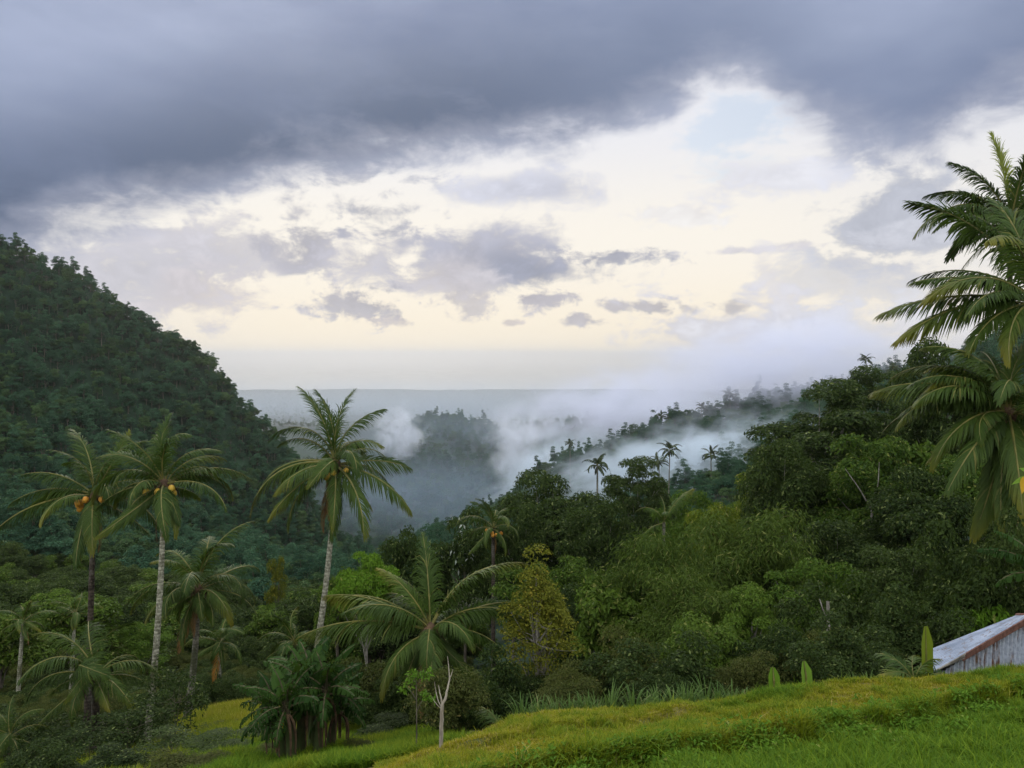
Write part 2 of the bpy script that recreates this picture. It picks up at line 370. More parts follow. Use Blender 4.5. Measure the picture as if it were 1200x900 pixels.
# ------------------------------------------------------------------ terrain: one sheet from behind the viewer to the coast
ROWS = [
    (6.0, [(-900, 1010), (300, 1000), (500, 960), (2100, 955)]),
    (8.5, [(-900, 1000), (0, 1000), (300, 990), (400, 958), (500, 922), (600, 912), (700, 907), (2100, 905)]),
    (11, [(-900, 980), (150, 980), (300, 965), (400, 930), (500, 886), (560, 872), (650, 862), (830, 858), (930, 852), (1000, 848), (1200, 840), (2100, 832)]),
    (14, [(-900, 960), (150, 950), (300, 930), (400, 905), (500, 892), (540, 872), (600, 846), (640, 836), (700, 832), (830, 826), (880, 818), (930, 807), (1000, 799), (1100, 793), (1200, 788), (2100, 780)]),
    (15.5, [(-900, 955), (150, 940), (300, 918), (400, 897), (500, 888), (600, 862), (700, 850), (830, 842), (930, 824), (1000, 815), (1100, 806), (1200, 802), (2100, 790)]),
    (18, [(-900, 950), (0, 940), (150, 925), (300, 898), (400, 886), (500, 879), (600, 872), (700, 868), (830, 858), (930, 842), (1000, 832), (1100, 815), (1200, 808), (2100, 790)]),
    (22, [(-900, 930), (0, 925), (150, 910), (300, 880), (400, 868), (500, 864), (600, 866), (830, 860), (930, 845), (1000, 832), (1100, 815), (1200, 800), (2100, 760)]),
    (30, [(-900, 910), (0, 903), (150, 894), (220, 872), (300, 858), (400, 850), (500, 855), (600, 858), (830, 840), (1000, 805), (1200, 772), (2100, 700)]),
    (36, [(-900, 890), (0, 885), (150, 874), (220, 852), (300, 834), (400, 838), (600, 848), (830, 826), (1000, 790), (1200, 752), (2100, 640)]),
    (45, [(-900, 865), (0, 860), (150, 845), (300, 832), (400, 832), (600, 838), (830, 806), (1000, 768), (1200, 728), (2100, 570)]),
    (60, [(-900, 835), (0, 830), (300, 812), (500, 815), (700, 790), (830, 762), (1000, 716), (1200, 674), (2100, 500)]),
    (80, [(-900, 780), (0, 790), (300, 785), (500, 780), (700, 735), (830, 704), (1000, 640), (1200, 590), (2100, 430)]),
    (120, [(-900, 690), (0, 735), (300, 750), (500, 742), (600, 715), (700, 682), (830, 640), (1000, 570), (1200, 510), (2100, 380)]),
    (180, [(-900, 560), (0, 672), (150, 700), (300, 718), (450, 716), (600, 682), (700, 645), (830, 600), (1000, 530), (1200, 465), (2100, 340)]),
    (260, [(-900, 420), (0, 585), (150, 640), (300, 690), (450, 694), (600, 650), (700, 612), (830, 572), (1000, 505), (1200, 436), (2100, 320)]),
    (350, [(-900, 270), (0, 440), (75, 480), (150, 535), (225, 590), (300, 640), (340, 664), (450, 680), (600, 626), (700, 582), (830, 540), (1000, 482), (1200, 415), (2100, 310)]),
    (430, [(-900, 130), (-200, 200), (0, 288), (40, 304), (100, 342), (150, 376), (200, 402), (240, 430), (270, 466), (300, 496), (325, 518), (345, 550), (365, 590), (400, 645), (480, 668), (560, 612), (620, 572), (680, 542), (740, 514), (800, 505), (850, 492), (920, 480), (980, 468), (1050, 446), (1200, 400), (2100, 300)]),
    (520, [(-900, 180), (-200, 262), (0, 345), (100, 392), (200, 440), (270, 500), (320, 575), (400, 665), (480, 668), (560, 640), (680, 585), (800, 548), (920, 520), (1050, 490), (1200, 440), (2100, 330)]),
    (700, [(-900, 300), (0, 440), (200, 530), (300, 610), (400, 650), (480, 640), (560, 640), (680, 620), (800, 590), (920, 560), (1200, 500), (2100, 400)]),
    (900, [(-900, 360), (0, 480), (200, 545), (300, 580), (360, 600), (420, 605), (480, 578), (540, 585), (600, 580), (700, 570), (850, 550), (1200, 500), (2100, 430)]),
    (1150, [(-900, 400), (0, 480), (250, 535), (360, 572), (420, 560), (450, 542), (490, 520), (540, 520), (600, 530), (680, 528), (780, 520), (1200, 490), (2100, 440)]),
    (1400, [(-900, 420), (0, 470), (250, 520), (360, 545), (420, 542), (455, 522), (475, 506), (500, 494), (560, 493), (590, 503), (640, 505), (690, 494), (740, 500), (820, 505), (1200, 480), (2100, 440)]),
    (1700, [(-900, 450), (250, 510), (360, 520), (460, 528), (560, 522), (700, 520), (1200, 500), (2100, 460)]),
    (2400, [(-900, 500), (250, 498), (330, 499), (500, 508), (2100, 505)]),
    (3500, [(-900, 502), (250, 497), (500, 500), (2100, 502)]),
    (5000, [(-900, 486), (300, 484), (600, 486), (2100, 486)]),
    (5600, [(-900, 477.4), (2100, 477.4)]),
    (6300, [(-900, 470.6), (2100, 470.6)]),
    (7100, [(-900, 464.4), (2100, 464.4)]),
    (8000, [(-900, 458.9), (2100, 458.9)]),
    (8400, [(-900, 457.2), (2100, 457.2)]),
    (12000, [(-900, 448.5), (2100, 448.5)]),
]
LY = np.log([r[0] for r in ROWS])


def g_py(px, Y):
    px = np.asarray(px, float); ly = np.log(np.maximum(np.asarray(Y, float), 6.0))
    px, ly = np.broadcast_arrays(px, ly)
    tab = np.stack([np.interp(px, [a for a, _ in r[1]], [b for _, b in r[1]]) for r in ROWS])
    k = np.clip(np.searchsorted(LY, ly) - 1, 0, len(LY) - 2)
    f = (ly - LY[k]) / (LY[k + 1] - LY[k]); f = np.clip(f, 0, 1)
    take = lambda kk: np.take_along_axis(tab, kk[None], 0)[0]
    return take(k) * (1 - f) + take(k + 1) * f


def wob(x, y, s):
    x = x / s; y = y / s
    return (np.sin(1.3 * x + 0.7 * y + 1.1) + np.sin(-0.8 * x + 1.7 * y + 4.2) + 0.6 * np.sin(2.9 * x - 2.3 * y + 0.3) + 0.5 * np.sin(3.7 * x + 3.1 * y + 2.6)) / 3.1


def vnoise(x, y, s, seed=0):
    """value noise in 0..1 over the ground"""
    r = np.random.default_rng(seed).uniform(size=(256, 256)); x = x / s; y = y / s
    i = np.floor(x).astype(int); j = np.floor(y).astype(int); u = x - i; v = y - j; u = u * u * (3 - 2 * u); v = v * v * (3 - 2 * v)
    g = lambda a, b: r[a % 256, b % 256]
    return (g(i, j) * (1 - u) + g(i + 1, j) * u) * (1 - v) + (g(i, j + 1) * (1 - u) + g(i + 1, j + 1) * u) * v


LEDGE_PX = [480, 600, 700, 800, 900, 1000, 1100, 1200, 1400]
LEDGE_Y = [7.5, 8.2, 9.0, 9.5, 10.0, 10.7, 11.5, 12.3, 13.0]
LEDGE2_PX = [480, 560, 640, 720, 900]
LEDGE2_Y = [11.2, 11.0, 11.4, 12.3, 13.4]


def ground(px, Y):
    px = np.asarray(px, float); Y = np.asarray(Y, float)
    p = P(px, g_py(px, Y), np.maximum(Y, 6.0))
    if np.any(Y < 6.0):
        k = np.clip(Y / 6.0, 0, 1)
        near = np.where(Y > 0, -1.75 * (1 - k) + p[..., 2] * k, -1.75 + np.minimum(0, Y) * -0.12)
        xx = (px - 600) / 900 * (6 + np.where(Y < 0, -Y * 1.5, 0))
        p = np.where((Y < 6.0)[..., None], np.stack([xx + 0 * Y, Y + 0 * px, near + 0 * px], -1), p)
    amp = np.where(Y < 16, 0.05, np.where(Y < 60, 0.25, np.where(Y < 500, Y * 0.010, np.where(Y < 1800, Y * 0.007, np.where(Y < 5200, 14.0, 5.0)))))
    p[..., 2] += amp * (wob(p[..., 0], p[..., 1], np.clip(Y * 0.09, 0.7, 300.0)) + 0.4 * wob(p[..., 0], p[..., 1], np.clip(Y * 0.03, 0.25, 90.0)))
    near = (Y < 15.2) & (Y > 6) & (px > 440)
    ly = np.interp(px, LEDGE_PX, LEDGE_Y) + 0.30 * wob(p[..., 0], p[..., 0] * 0.3, 0.55)
    st = np.clip((Y - ly) / 0.22 + 0.5, 0, 1); dist = np.clip(1 - np.abs(Y - ly) / 2.2, 0, 1)
    ly2 = np.interp(px, LEDGE2_PX, LEDGE2_Y) + 0.22 * wob(p[..., 0], p[..., 0] * 0.3, 0.7)
    st2 = np.clip((Y - ly2) / 0.30 + 0.5, 0, 1); d2 = np.clip(1 - np.abs(Y - ly2) / 1.2, 0, 1) * np.clip((940 - px) / 120, 0, 1)
    p[..., 2] += np.where(near, 0.10 * (vnoise(p[..., 0], p[..., 1], 0.7, 11) - 0.5) + 0.06 * (vnoise(p[..., 0], p[..., 1], 0.28, 12) - 0.5), 0)
    p[..., 2] += np.where(near, (st - 0.5) * 0.26 * dist + (st2 - 0.5) * 0.15 * d2, 0)
    return p


def build_terrain():
    pxs = np.concatenate([np.linspace(-900, -150, 26)[:-1], np.linspace(-150, 1350, 301), np.linspace(1350, 2100, 26)[1:]])
    Ys = np.concatenate([[-120, -60, -30, -15, -6, -2, 0.5, 3, 5], np.arange(6.0, 15.6, 0.1), np.geomspace(15.8, 60, 60), np.geomspace(61, 1700, 120), np.geomspace(1720, 12000, 60)])
    G = ground(pxs[None, :], Ys[:, None] + 0 * pxs[None, :])
    ny, nx = G.shape[:2]
    i = np.arange(ny - 1)[:, None] * nx; j = np.arange(nx - 1)[None, :]
    Q = np.stack([i + j, i + j + 1, i + nx + j + 1, i + nx + j], -1).reshape(-1, 4)
    m, nt, out = new_mat('terrain')
    pos = nt.nodes.new('ShaderNodeNewGeometry').outputs['Position']
    n = noise(nt, pos, 1.1, 8, 0.65); n2 = noise(nt, pos, 0.06, 6, 0.6); n3 = noise(nt, mapping(nt, pos, (0.0012, 0.0007, 0)), 3.0, 8, 0.7)
    sp = nt.nodes.new('ShaderNodeSeparateXYZ'); nt.links.new(pos, sp.inputs[0]); yy = E(nt, sp.outputs[1])
    turf = mixc(nt, n.smooth(0.35, 0.65), (0.045, 0.055, 0.012), (0.11, 0.10, 0.03))
    wood = mixc(nt, n2.smooth(0.35, 0.65), (0.008, 0.020, 0.011), (0.020, 0.042, 0.022))
    plain = mixc(nt, n3.smooth(0.40, 0.62), (0.010, 0.022, 0.020), (0.022, 0.036, 0.030))
    c = mixc(nt, yy.smooth(16, 60), turf, wood)
    c = mixc(nt, yy.smooth(1500, 2400), c, plain)
    p = nt.nodes.new('ShaderNodeBsdfPrincipled'); nt.links.new(c, p.inputs['Base Color']); p.inputs['Roughness'].default_value = 0.95
    p.inputs['Specular IOR Level'].default_value = 0.1
    b = nt.nodes.new('ShaderNodeBump'); b.inputs['Strength'].default_value = 0.6; b.inputs['Distance'].default_value = 0.1
    nt.links.new(n.v, b.inputs['Height']); nt.links.new(b.outputs[0], p.inputs['Normal'])
    nt.links.new(p.outputs[0], out.inputs[0])
    o = add_mesh('terrain', G.reshape(-1, 3), Q, [m], smooth=True)
    tag(o, 'valley terrain of grass bank, wooded slopes and distant coastal plain', 'terrain', kind='structure')


build_terrain()

SEA_Z = -400.0


def build_sea():
    m, nt, out = new_mat('sea_water')
    pos = nt.nodes.new('ShaderNodeNewGeometry').outputs['Position']
    n = noise(nt, mapping(nt, pos, (0.0002, 0.001, 1)), 4.0, 5, 0.6)
    p = nt.nodes.new('ShaderNodeBsdfPrincipled')
    nt.links.new(mixc(nt, n.smooth(0.4, 0.6), (0.05, 0.085, 0.10), (0.07, 0.11, 0.125)), p.inputs['Base Color'])
    p.inputs['Roughness'].default_value = 0.12; p.inputs['IOR'].default_value = 1.33
    b = nt.nodes.new('ShaderNodeBump'); b.inputs['Strength'].default_value = 0.05; b.inputs['Distance'].default_value = 5
    nt.links.new(n.v, b.inputs['Height']); nt.links.new(b.outputs[0], p.inputs['Normal'])
    nt.links.new(p.outputs[0], out.inputs[0])
    Ys = np.geomspace(4000, 150000, 40); us = np.linspace(-2.4, 2.4, 13)
    V = np.stack(np.broadcast_arrays(us[None] * Ys[:, None], Ys[:, None], SEA_Z), -1)
    nx = 13; i = np.arange(39)[:, None] * nx; j = np.arange(12)[None, :]
    Q = np.stack([i + j, i + j + 1, i + nx + j + 1, i + nx + j], -1).reshape(-1, 4)
    o = add_mesh('sea', V.reshape(-1, 3), Q, [m])
    tag(o, 'pale calm sea reaching the horizon beyond the coast', 'sea', kind='structure')


build_sea()

# ------------------------------------------------------------------ air: even haze box and drifting mist banks
HAZE = 0.9e-4


def build_haze():
    V, Q = box((0, 76000, -165.0), (380000, 84000, 265.0))
    m, nt, out = new_mat('haze_air')
    v = nt.nodes.new('ShaderNodeVolumePrincipled'); v.inputs['Color'].default_value = (1.0, 0.99, 0.98, 1)
    v.inputs['Density'].default_value = HAZE; v.inputs['Anisotropy'].default_value = 0.85
    nt.links.new(v.outputs[0], out.inputs['Volume'])
    m.cycles.homogeneous_volume = True
    o = add_mesh('haze', V, Q, [m])
    tag(o, 'thin bluish haze filling the valley air out to sea', 'haze', kind='stuff')


build_haze()


def mist(px, py, Y, wpx, hpx, depth, dens, tilt=0.0, seed=0.0, thr=0.5, soft=0.16, label='', stretch=1.0, col_=(0.93, 0.96, 1.0), ns=2.2):
    c = P(px, py, Y)
    m, nt, out = new_mat('mist_vapour')
    tc = nt.nodes.new('ShaderNodeTexCoord').outputs['Object']
    ln = nt.nodes.new('ShaderNodeVectorMath'); ln.operation = 'LENGTH'; nt.links.new(tc, ln.inputs[0])
    r = E(nt, ln.outputs['Value'])
    mp = mapping(nt, tc, (1.0 * max(1, wpx / hpx * 0.55) * stretch, 1.0, 1.0), (seed, seed * 1.7, -seed))
    n = noise(nt, mp, ns, 5, 0.58, 0.5)
    fall = r.smooth(0.15, 1.0, 1.0, 0.0)
    dd = (n + fall * 0.28 - 0.28).smooth(thr - soft, thr + soft) * fall * dens
    v = nt.nodes.new('ShaderNodeVolumePrincipled'); v.inputs['Color'].default_value = col_ + (1,)
    v.inputs['Anisotropy'].default_value = 0.2
    nt.links.new(dd.v, v.inputs['Density']); nt.links.new(v.outputs[0], out.inputs['Volume'])
    # rounded closed shell
    nu, nv = 24, 12
    th = np.linspace(0, 2 * pi, nu, endpoint=False); ph = np.linspace(0.04, pi - 0.04, nv + 1)
    V = np.stack([np.sin(ph)[:, None] * np.cos(th)[None], np.sin(ph)[:, None] * np.sin(th)[None], np.cos(ph)[:, None] + 0 * th[None]], -1).reshape(-1, 3)
    i = np.arange(nv)[:, None] * nu; j = np.arange(nu)[None]; j2 = (j + 1) % nu
    Q = np.stack([i + j, i + nu + j, i + nu + j2, i + j2], -1).reshape(-1, 4).tolist()
    me = bpy.data.meshes.new('mist'); me.from_pydata(V.tolist(), [], Q + [list(range(nu)), list(range(nv * nu + nu - 1, nv * nu - 1, -1))]); me.materials.append(m)
    o = bpy.data.objects.new('mist', me); col.objects.link(o)
    o.location = c; o.scale = (wpx / 900 * Y, depth, hpx / 900 * Y); o.rotation_euler = (0, tilt, -math.atan((px - 600) / 900))
    tag(o, label, 'mist', 'mist drifting in the valley', 'stuff')


BLUE = (0.55, 0.71, 0.93)
GREY = (0.74, 0.84, 0.93); LAV = (0.80, 0.83, 0.95)
mist(800, 540, 275, 290, 66, 70, 0.045, R(-12), 1.3, 0.42, label='pale mist bank drifting along the slope behind the two palms', ns=3.4, col_=GREY, soft=0.14)
mist(640, 552, 520, 150, 72, 80, 0.026, R(-34), 4.1, 0.45, label='bluish mist plume climbing out of the valley beside the right ridge', ns=3.4, col_=GREY, soft=0.14)
mist(612, 522, 950, 84, 84, 120, 0.020, R(34), 7.7, 0.46, label='ragged mist plume rising beside the far blue hill', ns=3.6, col_=(0.84, 0.88, 0.95), soft=0.13)
mist(735, 474, 760, 230, 70, 150, 0.018, R(-8), 2.6, 0.42, label='long pale cloud bank above the far valley', ns=3.2, col_=LAV, soft=0.15)
mist(905, 425, 405, 250, 88, 110, 0.030, R(-8), 5.2, 0.41, label='lavender cloud resting on top of the right ridge', col_=LAV, soft=0.17, ns=3.3)
mist(470, 508, 1050, 54, 60, 110, 0.018, R(-20), 9.4, 0.45, label='small pale mist wisp left of the far blue hill', ns=3.4, col_=(0.84, 0.88, 0.95), soft=0.13)
mist(500, 580, 640, 220, 70, 160, 0.0028, 0, 3.3, 0.30, label='thin blue mist lying on the dark valley floor', col_=BLUE, soft=0.3)
mist(520, 478, 4600, 900, 44, 2200, 0.00032, 0, 8.8, 0.15, label='faint blue haze bank over the distant coastal plain', col_=(0.66, 0.80, 0.97), soft=0.3)
mist(520, 520, 1150, 260, 70, 200, 0.0013, 0, 6.1, 0.20, label='faint blue veil of mist over the far hill', col_=BLUE, soft=0.3)

# ------------------------------------------------------------------ foliage builders
def leaves(rng, pos, nor, ln, wr=0.42, droop=0.0, fold=0.12, out=None):
    """diamond shaped leaf per point"""
    n = len(pos)
    r = rng.normal(size=(n, 3)); t = nrm(r - (r * nor).sum(1, keepdims=True) * nor)
    if out is not None: t = nrm(t + out)
    t = nrm(t + np.array([0, 0, -droop]))
    s = nrm(np.cross(nor, t)); l = (ln * rng.uniform(0.65, 1.3, n))[:, None]
    nn = np.cross(t, s)
    a = pos; b = pos + t * l * 0.45 + s * l * wr * 0.5 + nn * l * fold; c = pos + t * l; d = pos + t * l * 0.45 - s * l * wr * 0.5 + nn * l * fold
    V = np.stack([a, b, c, d], 1).reshape(-1, 3)
    Q = np.arange(4 * n).reshape(n, 4)
    return V, Q


def sph(rng, n): return nrm(rng.normal(size=(n, 3)))


def clump_leaves(rng, centers, rc, nleaf, ln, flat=0.75, wr=0.42, droop=0.25, up=0.6):
    K = len(centers); rc = np.broadcast_to(rc, (K,))
    w = rc ** 2 / (rc ** 2).mean()
    idx = np.repeat(np.arange(K), np.maximum(4, (nleaf * w).astype(int)))
    d = sph(rng, len(idx)); d[:, 2] = np.where(d[:, 2] < -0.25, -d[:, 2] * 0.8, d[:, 2]); d = nrm(d)
    rr = rng.uniform(0.55, 1.05, len(idx)) ** 0.7
    pos = centers[idx] + d * (rc[idx] * rr)[:, None] * np.array([1, 1, flat])
    nor = nrm(d * 0.8 + np.array([0, 0, up]) + rng.normal(size=d.shape) * 0.45)
    return leaves(rng, pos, nor, ln, wr, droop)


def make_tree(seed, H=10, cr=4.0, cb=0.35, K=34, rc=1.3, nleaf=260, ln=0.34, shape='round', leaf='leaf_mid', bark='bark', wr=0.42, droop=0.25,
              flat=0.75, trunk_r=0.16, limbs=12, name='tree', accent=None, lean=0.0, gaps=0.0, single=False):
    rng = np.random.default_rng(seed)
    z0, z1 = H * cb, H
    cz, hz = (z0 + z1) / 2, (z1 - z0) / 2
    # lumpy envelope
    th0 = rng.uniform(0, 2 * pi, 3); am = rng.uniform(0.1, 0.25, 3)
    cs = []
    while len(cs) < K:
        d = sph(rng, 1)[0]
        if d[2] < -0.55: continue
        r = rng.uniform(0.35, 1.0) ** 0.55
        th = math.atan2(d[1], d[0])
        lump = 1 + am[0] * sin(2 * th + th0[0]) + am[1] * sin(3 * th + th0[1] + 2 * d[2]) + am[2] * sin(5 * d[2] + th0[2] + th)
        p = d * r * lump
        if shape == 'cone':
            h = (p[2] + 1) / 2; k = (1 - 0.8 * max(0, h)) * 1.15; p = np.array([p[0] * k, p[1] * k, p[2] * 0.92])
        elif shape == 'layer':
            p[2] = round(p[2] * 2.2) / 2.2 + rng.normal() * 0.07
        elif shape == 'umbrella':
            p[2] = abs(p[2]) * 0.9 - 0.25 * (p[0] ** 2 + p[1] ** 2)
        q = np.array([p[0] * (cr - rc * 0.6), p[1] * (cr - rc * 0.6), cz + p[2] * (hz - rc * 0.5)])
        q[0] += lean * (q[2] / H)
        cs.append(q)
    cs = np.array(cs); rcs = rc * rng.uniform(0.6, 1.3, K)
    if gaps:
        cs = cs[rng.uniform(size=K) > gaps]; rcs = rcs[:len(cs)]
    lv, lq = clump_leaves(rng, cs, rcs, nleaf, ln, flat, wr, droop)
    tr = MB()
    top = np.array([lean * 0.8, 0, H * (0.86 if shape == 'cone' else 0.72)])
    path = bez((0, 0, -0.6), (rng.normal() * 0.25, rng.normal() * 0.25, H * 0.4), top, 9)
    rr = np.linspace(trunk_r * 1.15, trunk_r * 0.25, 9); rr[0] *= 1.35
    tr.add(*tube(path, rr, 9))
    order = rng.permutation(len(cs))[:limbs]
    for k in order:
        f = rng.uniform(0.35, 0.9); s = path[int(f * 8)]
        e = cs[k]; midp = (s + e) / 2 + np.array([0, 0, -0.08 * np.linalg.norm(e - s)]) + rng.normal(size=3) * 0.15
        if e[2] < s[2] - 0.3 * np.linalg.norm(e - s): s = path[int(0.3 * 8)]
        tr.add(*tube(bez(s, midp, e, 6), np.linspace(trunk_r * 0.42, trunk_r * 0.07, 6), 5))
    if single:
        mb = MB(); mb.add(np.concatenate(tr.V), np.concatenate(tr.Q), 1); mb.add(lv, lq, 0)
        return mb.build(name, [M[leaf], M[bark]])
    root = empty(name, (0, 0, 0))
    tr.build('trunk', [M[bark]], root, smooth=True)
    cm = MB(); cm.add(lv, lq, 0); mats = [M[leaf]]
    if accent:
        mats.append(M[accent[0]])
        hi = cs[cs[:, 2] > np.quantile(cs[:, 2], 1 - accent[1])]
        av, aq = clump_leaves(rng, hi, rcs[:len(hi)] * 1.02, accent[2], ln * 1.1, flat, wr, droop)
        cm.add(av, aq, 1)
    cm.build('crown', mats, root)
    root['H'] = H; root['cr'] = cr
    return root


def make_bamboo(seed, H=9, spread=3.6, ncul=34, leaf='leaf_bamboo', name='bamboo_clump', ln=0.33, nl=1150):
    rng = np.random.default_rng(seed)
    root = empty(name, (0, 0, 0)); cu = MB(); lf = MB()
    for i in range(ncul):
        a = rng.uniform(0, 2 * pi); rad = spread * rng.uniform(0.25, 1.05); h = H * rng.uniform(0.6, 1.0)
        b = np.array([cos(a), sin(a), 0]) * 0.8 * rng.uniform(0, 1)
        tip = np.array([cos(a) * rad, sin(a) * rad, h * rng.uniform(0.72, 0.98)])
        ctrl = np.array([cos(a) * rad * 0.25, sin(a) * rad * 0.25, h * 1.05])
        path = bez(b, ctrl, tip, 12); cu.add(*tube(path, np.linspace(0.045, 0.008, 12), 5))
        n = nl; t = rng.uniform(0.3, 1.0, n) ** 0.8
        base = bez(b, ctrl, tip, 60)[(t * 59).astype(int)]
        off = rng.normal(size=(n, 3)) * (0.30 + 0.25 * t[:, None]) * np.array([1, 1, 0.6])
        pos = base + off
        nor = nrm(rng.normal(size=(n, 3)) * 0.6 + np.array([0, 0, 0.8]) + off * 0.6)
        lf.add(*leaves(rng, pos, nor, ln, 0.15, 0.95, 0.03, out=nrm(off + 1e-6) * 0.8))
    cu.build('stem', [M['rachis']], root, smooth=True); lf.build('foliage', [M[leaf]], root)
    root['H'] = H * 0.98; root['cr'] = spread
    return root


def put(root, px, ytop, Y, width=None, rz=None, label=None, cat='tree', group=None, base_py=None, rng=random.Random(5)):
    """stand a thing on the ground at azimuth px and distance Y, its top reaching the sight line ytop"""
    g = ground(px, Y); top = float(P(px, ytop, Y)[2])
    h = max(0.4, top - float(g[2])); s = h / root['H']
    root.location = g; root.rotation_euler = (0, 0, rng.uniform(0, 6.28) if rz is None else rz)
    sx = s if width is None else (width / 900 * Y) / (2 * root['cr'])
    root.scale = (sx, sx, s)
    tag(root, label, cat, group)
    return root


# ---- palms
def frond(rng, az, e0, droop, L, hang=0.8, nl=64, lmax=1.02, mat='frond', parent=None, origin=(0, 0, 0), name='frond', dens=1.0, wid=0.055, twist=0.0):
    n = 22; t = np.linspace(0, 1, n)
    droop = droop * (1.22 if e0 > R(50) else 1.08)
    e = e0 - droop * t ** 1.35
    st = np.stack([np.cos(e), 0 * e, np.sin(e)], -1) * (L / (n - 1))
    path = np.concatenate([[[0, 0, 0]], np.cumsum(st[:-1], 0)])
    path[:, 1] += twist * L * t ** 2
    fullness = 0.97 if rng.uniform() < 0.7 else rng.uniform(0.6, 0.85); lmax = lmax * rng.uniform(0.85, 1.1); hang = hang * rng.uniform(0.75, 1.3)
    mb = MB()
    v, q = tube(path, np.linspace(0.055, 0.010, n) * (L / 4.3), 5); mb.add(v, q, 1, 0.0)
    tl = np.linspace(0.14, 0.995, nl) + rng.uniform(-0.004, 0.004, nl); tl = np.clip(tl, 0, 1)
    bx = np.stack([np.interp(tl, t, path[:, k]) for k in range(3)], -1); el = np.interp(tl, t, e)
    T = np.stack([np.cos(el), 0 * el, np.sin(el)], -1); N = np.stack([-np.sin(el), 0 * el, np.cos(el)], -1)
    prof = np.interp(tl, [0.1, 0.2, 0.4, 0.65, 0.85, 1.0], [0.45, 0.8, 1.0, 0.9, 0.62, 0.30]) * lmax * (L / 4.3)
    for sgn in (-1, 1):
        keep = rng.uniform(size=nl) < fullness
        a = np.radians(np.interp(tl, [0, 1], [68, 22])) * (0.45 if e0 > R(77) else 1.0) + rng.normal(size=nl) * 0.09
        lv = 0.18 + rng.normal(size=nl) * 0.08
        d = nrm(T * np.cos(a)[:, None] + np.array([0, sgn, 0]) * np.sin(a)[:, None] + N * lv[:, None])
        ln = prof * rng.uniform(0.85, 1.12, nl)
        hg = hang * 1.45 * rng.uniform(0.7, 1.3, nl)
        pts = [bx]; dirs = []
        for k, s in enumerate((0.25, 0.6, 1.0)):
            dd = nrm(d + np.array([0, 0, -1.0]) * (hg * s * 1.25)[:, None]); dirs.append(dd)
            pts.append(pts[-1] + dd * (ln / 3)[:, None])
        wv = []
        for k in range(4):
            dd = dirs[min(k, 2)]
            w = nrm(np.cross(dd, N) + 1e-6)
            wv.append(w * (np.array([0.7, 1.0, 0.8, 0.08])[k] * wid * 0.5 * (L / 4.3)))
        Vs = []
        for k in range(4): Vs += [pts[k] - wv[k], pts[k] + wv[k]]
        Vv = np.stack(Vs, 1)[keep].reshape(-1, 3); m_ = int(keep.sum())
        Qb = np.array([[0, 1, 3, 2], [2, 3, 5, 4], [4, 5, 7, 6]])
        Qq = (np.arange(m_)[:, None, None] * 8 + Qb[None]).reshape(-1, 4)
        al = np.repeat((tl * 0.75)[keep], 8) + np.tile(np.array([0, 0, .05, .05, .12, .12, .22, .22]), m_)
        mb.add(Vv, Qq, 0, al)
    o = mb.build(name, [M[mat], M['rachis'] if not mat.startswith('frond_d') else M['husk']], parent, attr='along')
    o.rotation_euler = (rng.normal() * 0.28, 0, az); o.location = origin
    return o


def ball(c, r, n=8, zs=1.2):
    th = np.linspace(0, 2 * pi, n, endpoint=False); ph = np.linspace(0.12, pi - 0.12, 7)
    V = np.stack([np.sin(ph)[:, None] * np.cos(th), np.sin(ph)[:, None] * np.sin(th), zs * np.cos(ph)[:, None] + 0 * th], -1).reshape(-1, 3) * r + np.asarray(c)
    i = np.arange(6)[:, None] * n; j = np.arange(n)[None]; j2 = (j + 1) % n
    return V, np.stack([i + j, i + n + j, i + n + j2, i + j2], -1).reshape(-1, 4)


def auto_fronds(rng, n, L, start=0.0):
    out = []
    for i in range(n):
        f = i / (n - 1)
        e0 = R(84) - f ** 1.0 * R(112) + rng.normal() * 0.10
        dr = R(62) + R(42) * math.sin(pi * min(1, f * 1.15)) + rng.normal() * 0.14 - (R(30) if f > 0.85 else 0)
        out.append((start + i * 2.39996 + rng.normal() * 0.2, e0, dr, L * (0.80 + 0.25 * math.sin(pi * min(1, 0.25 + f))) * rng.uniform(0.92, 1.06), 0.5 + 0.8 * f))
    return out


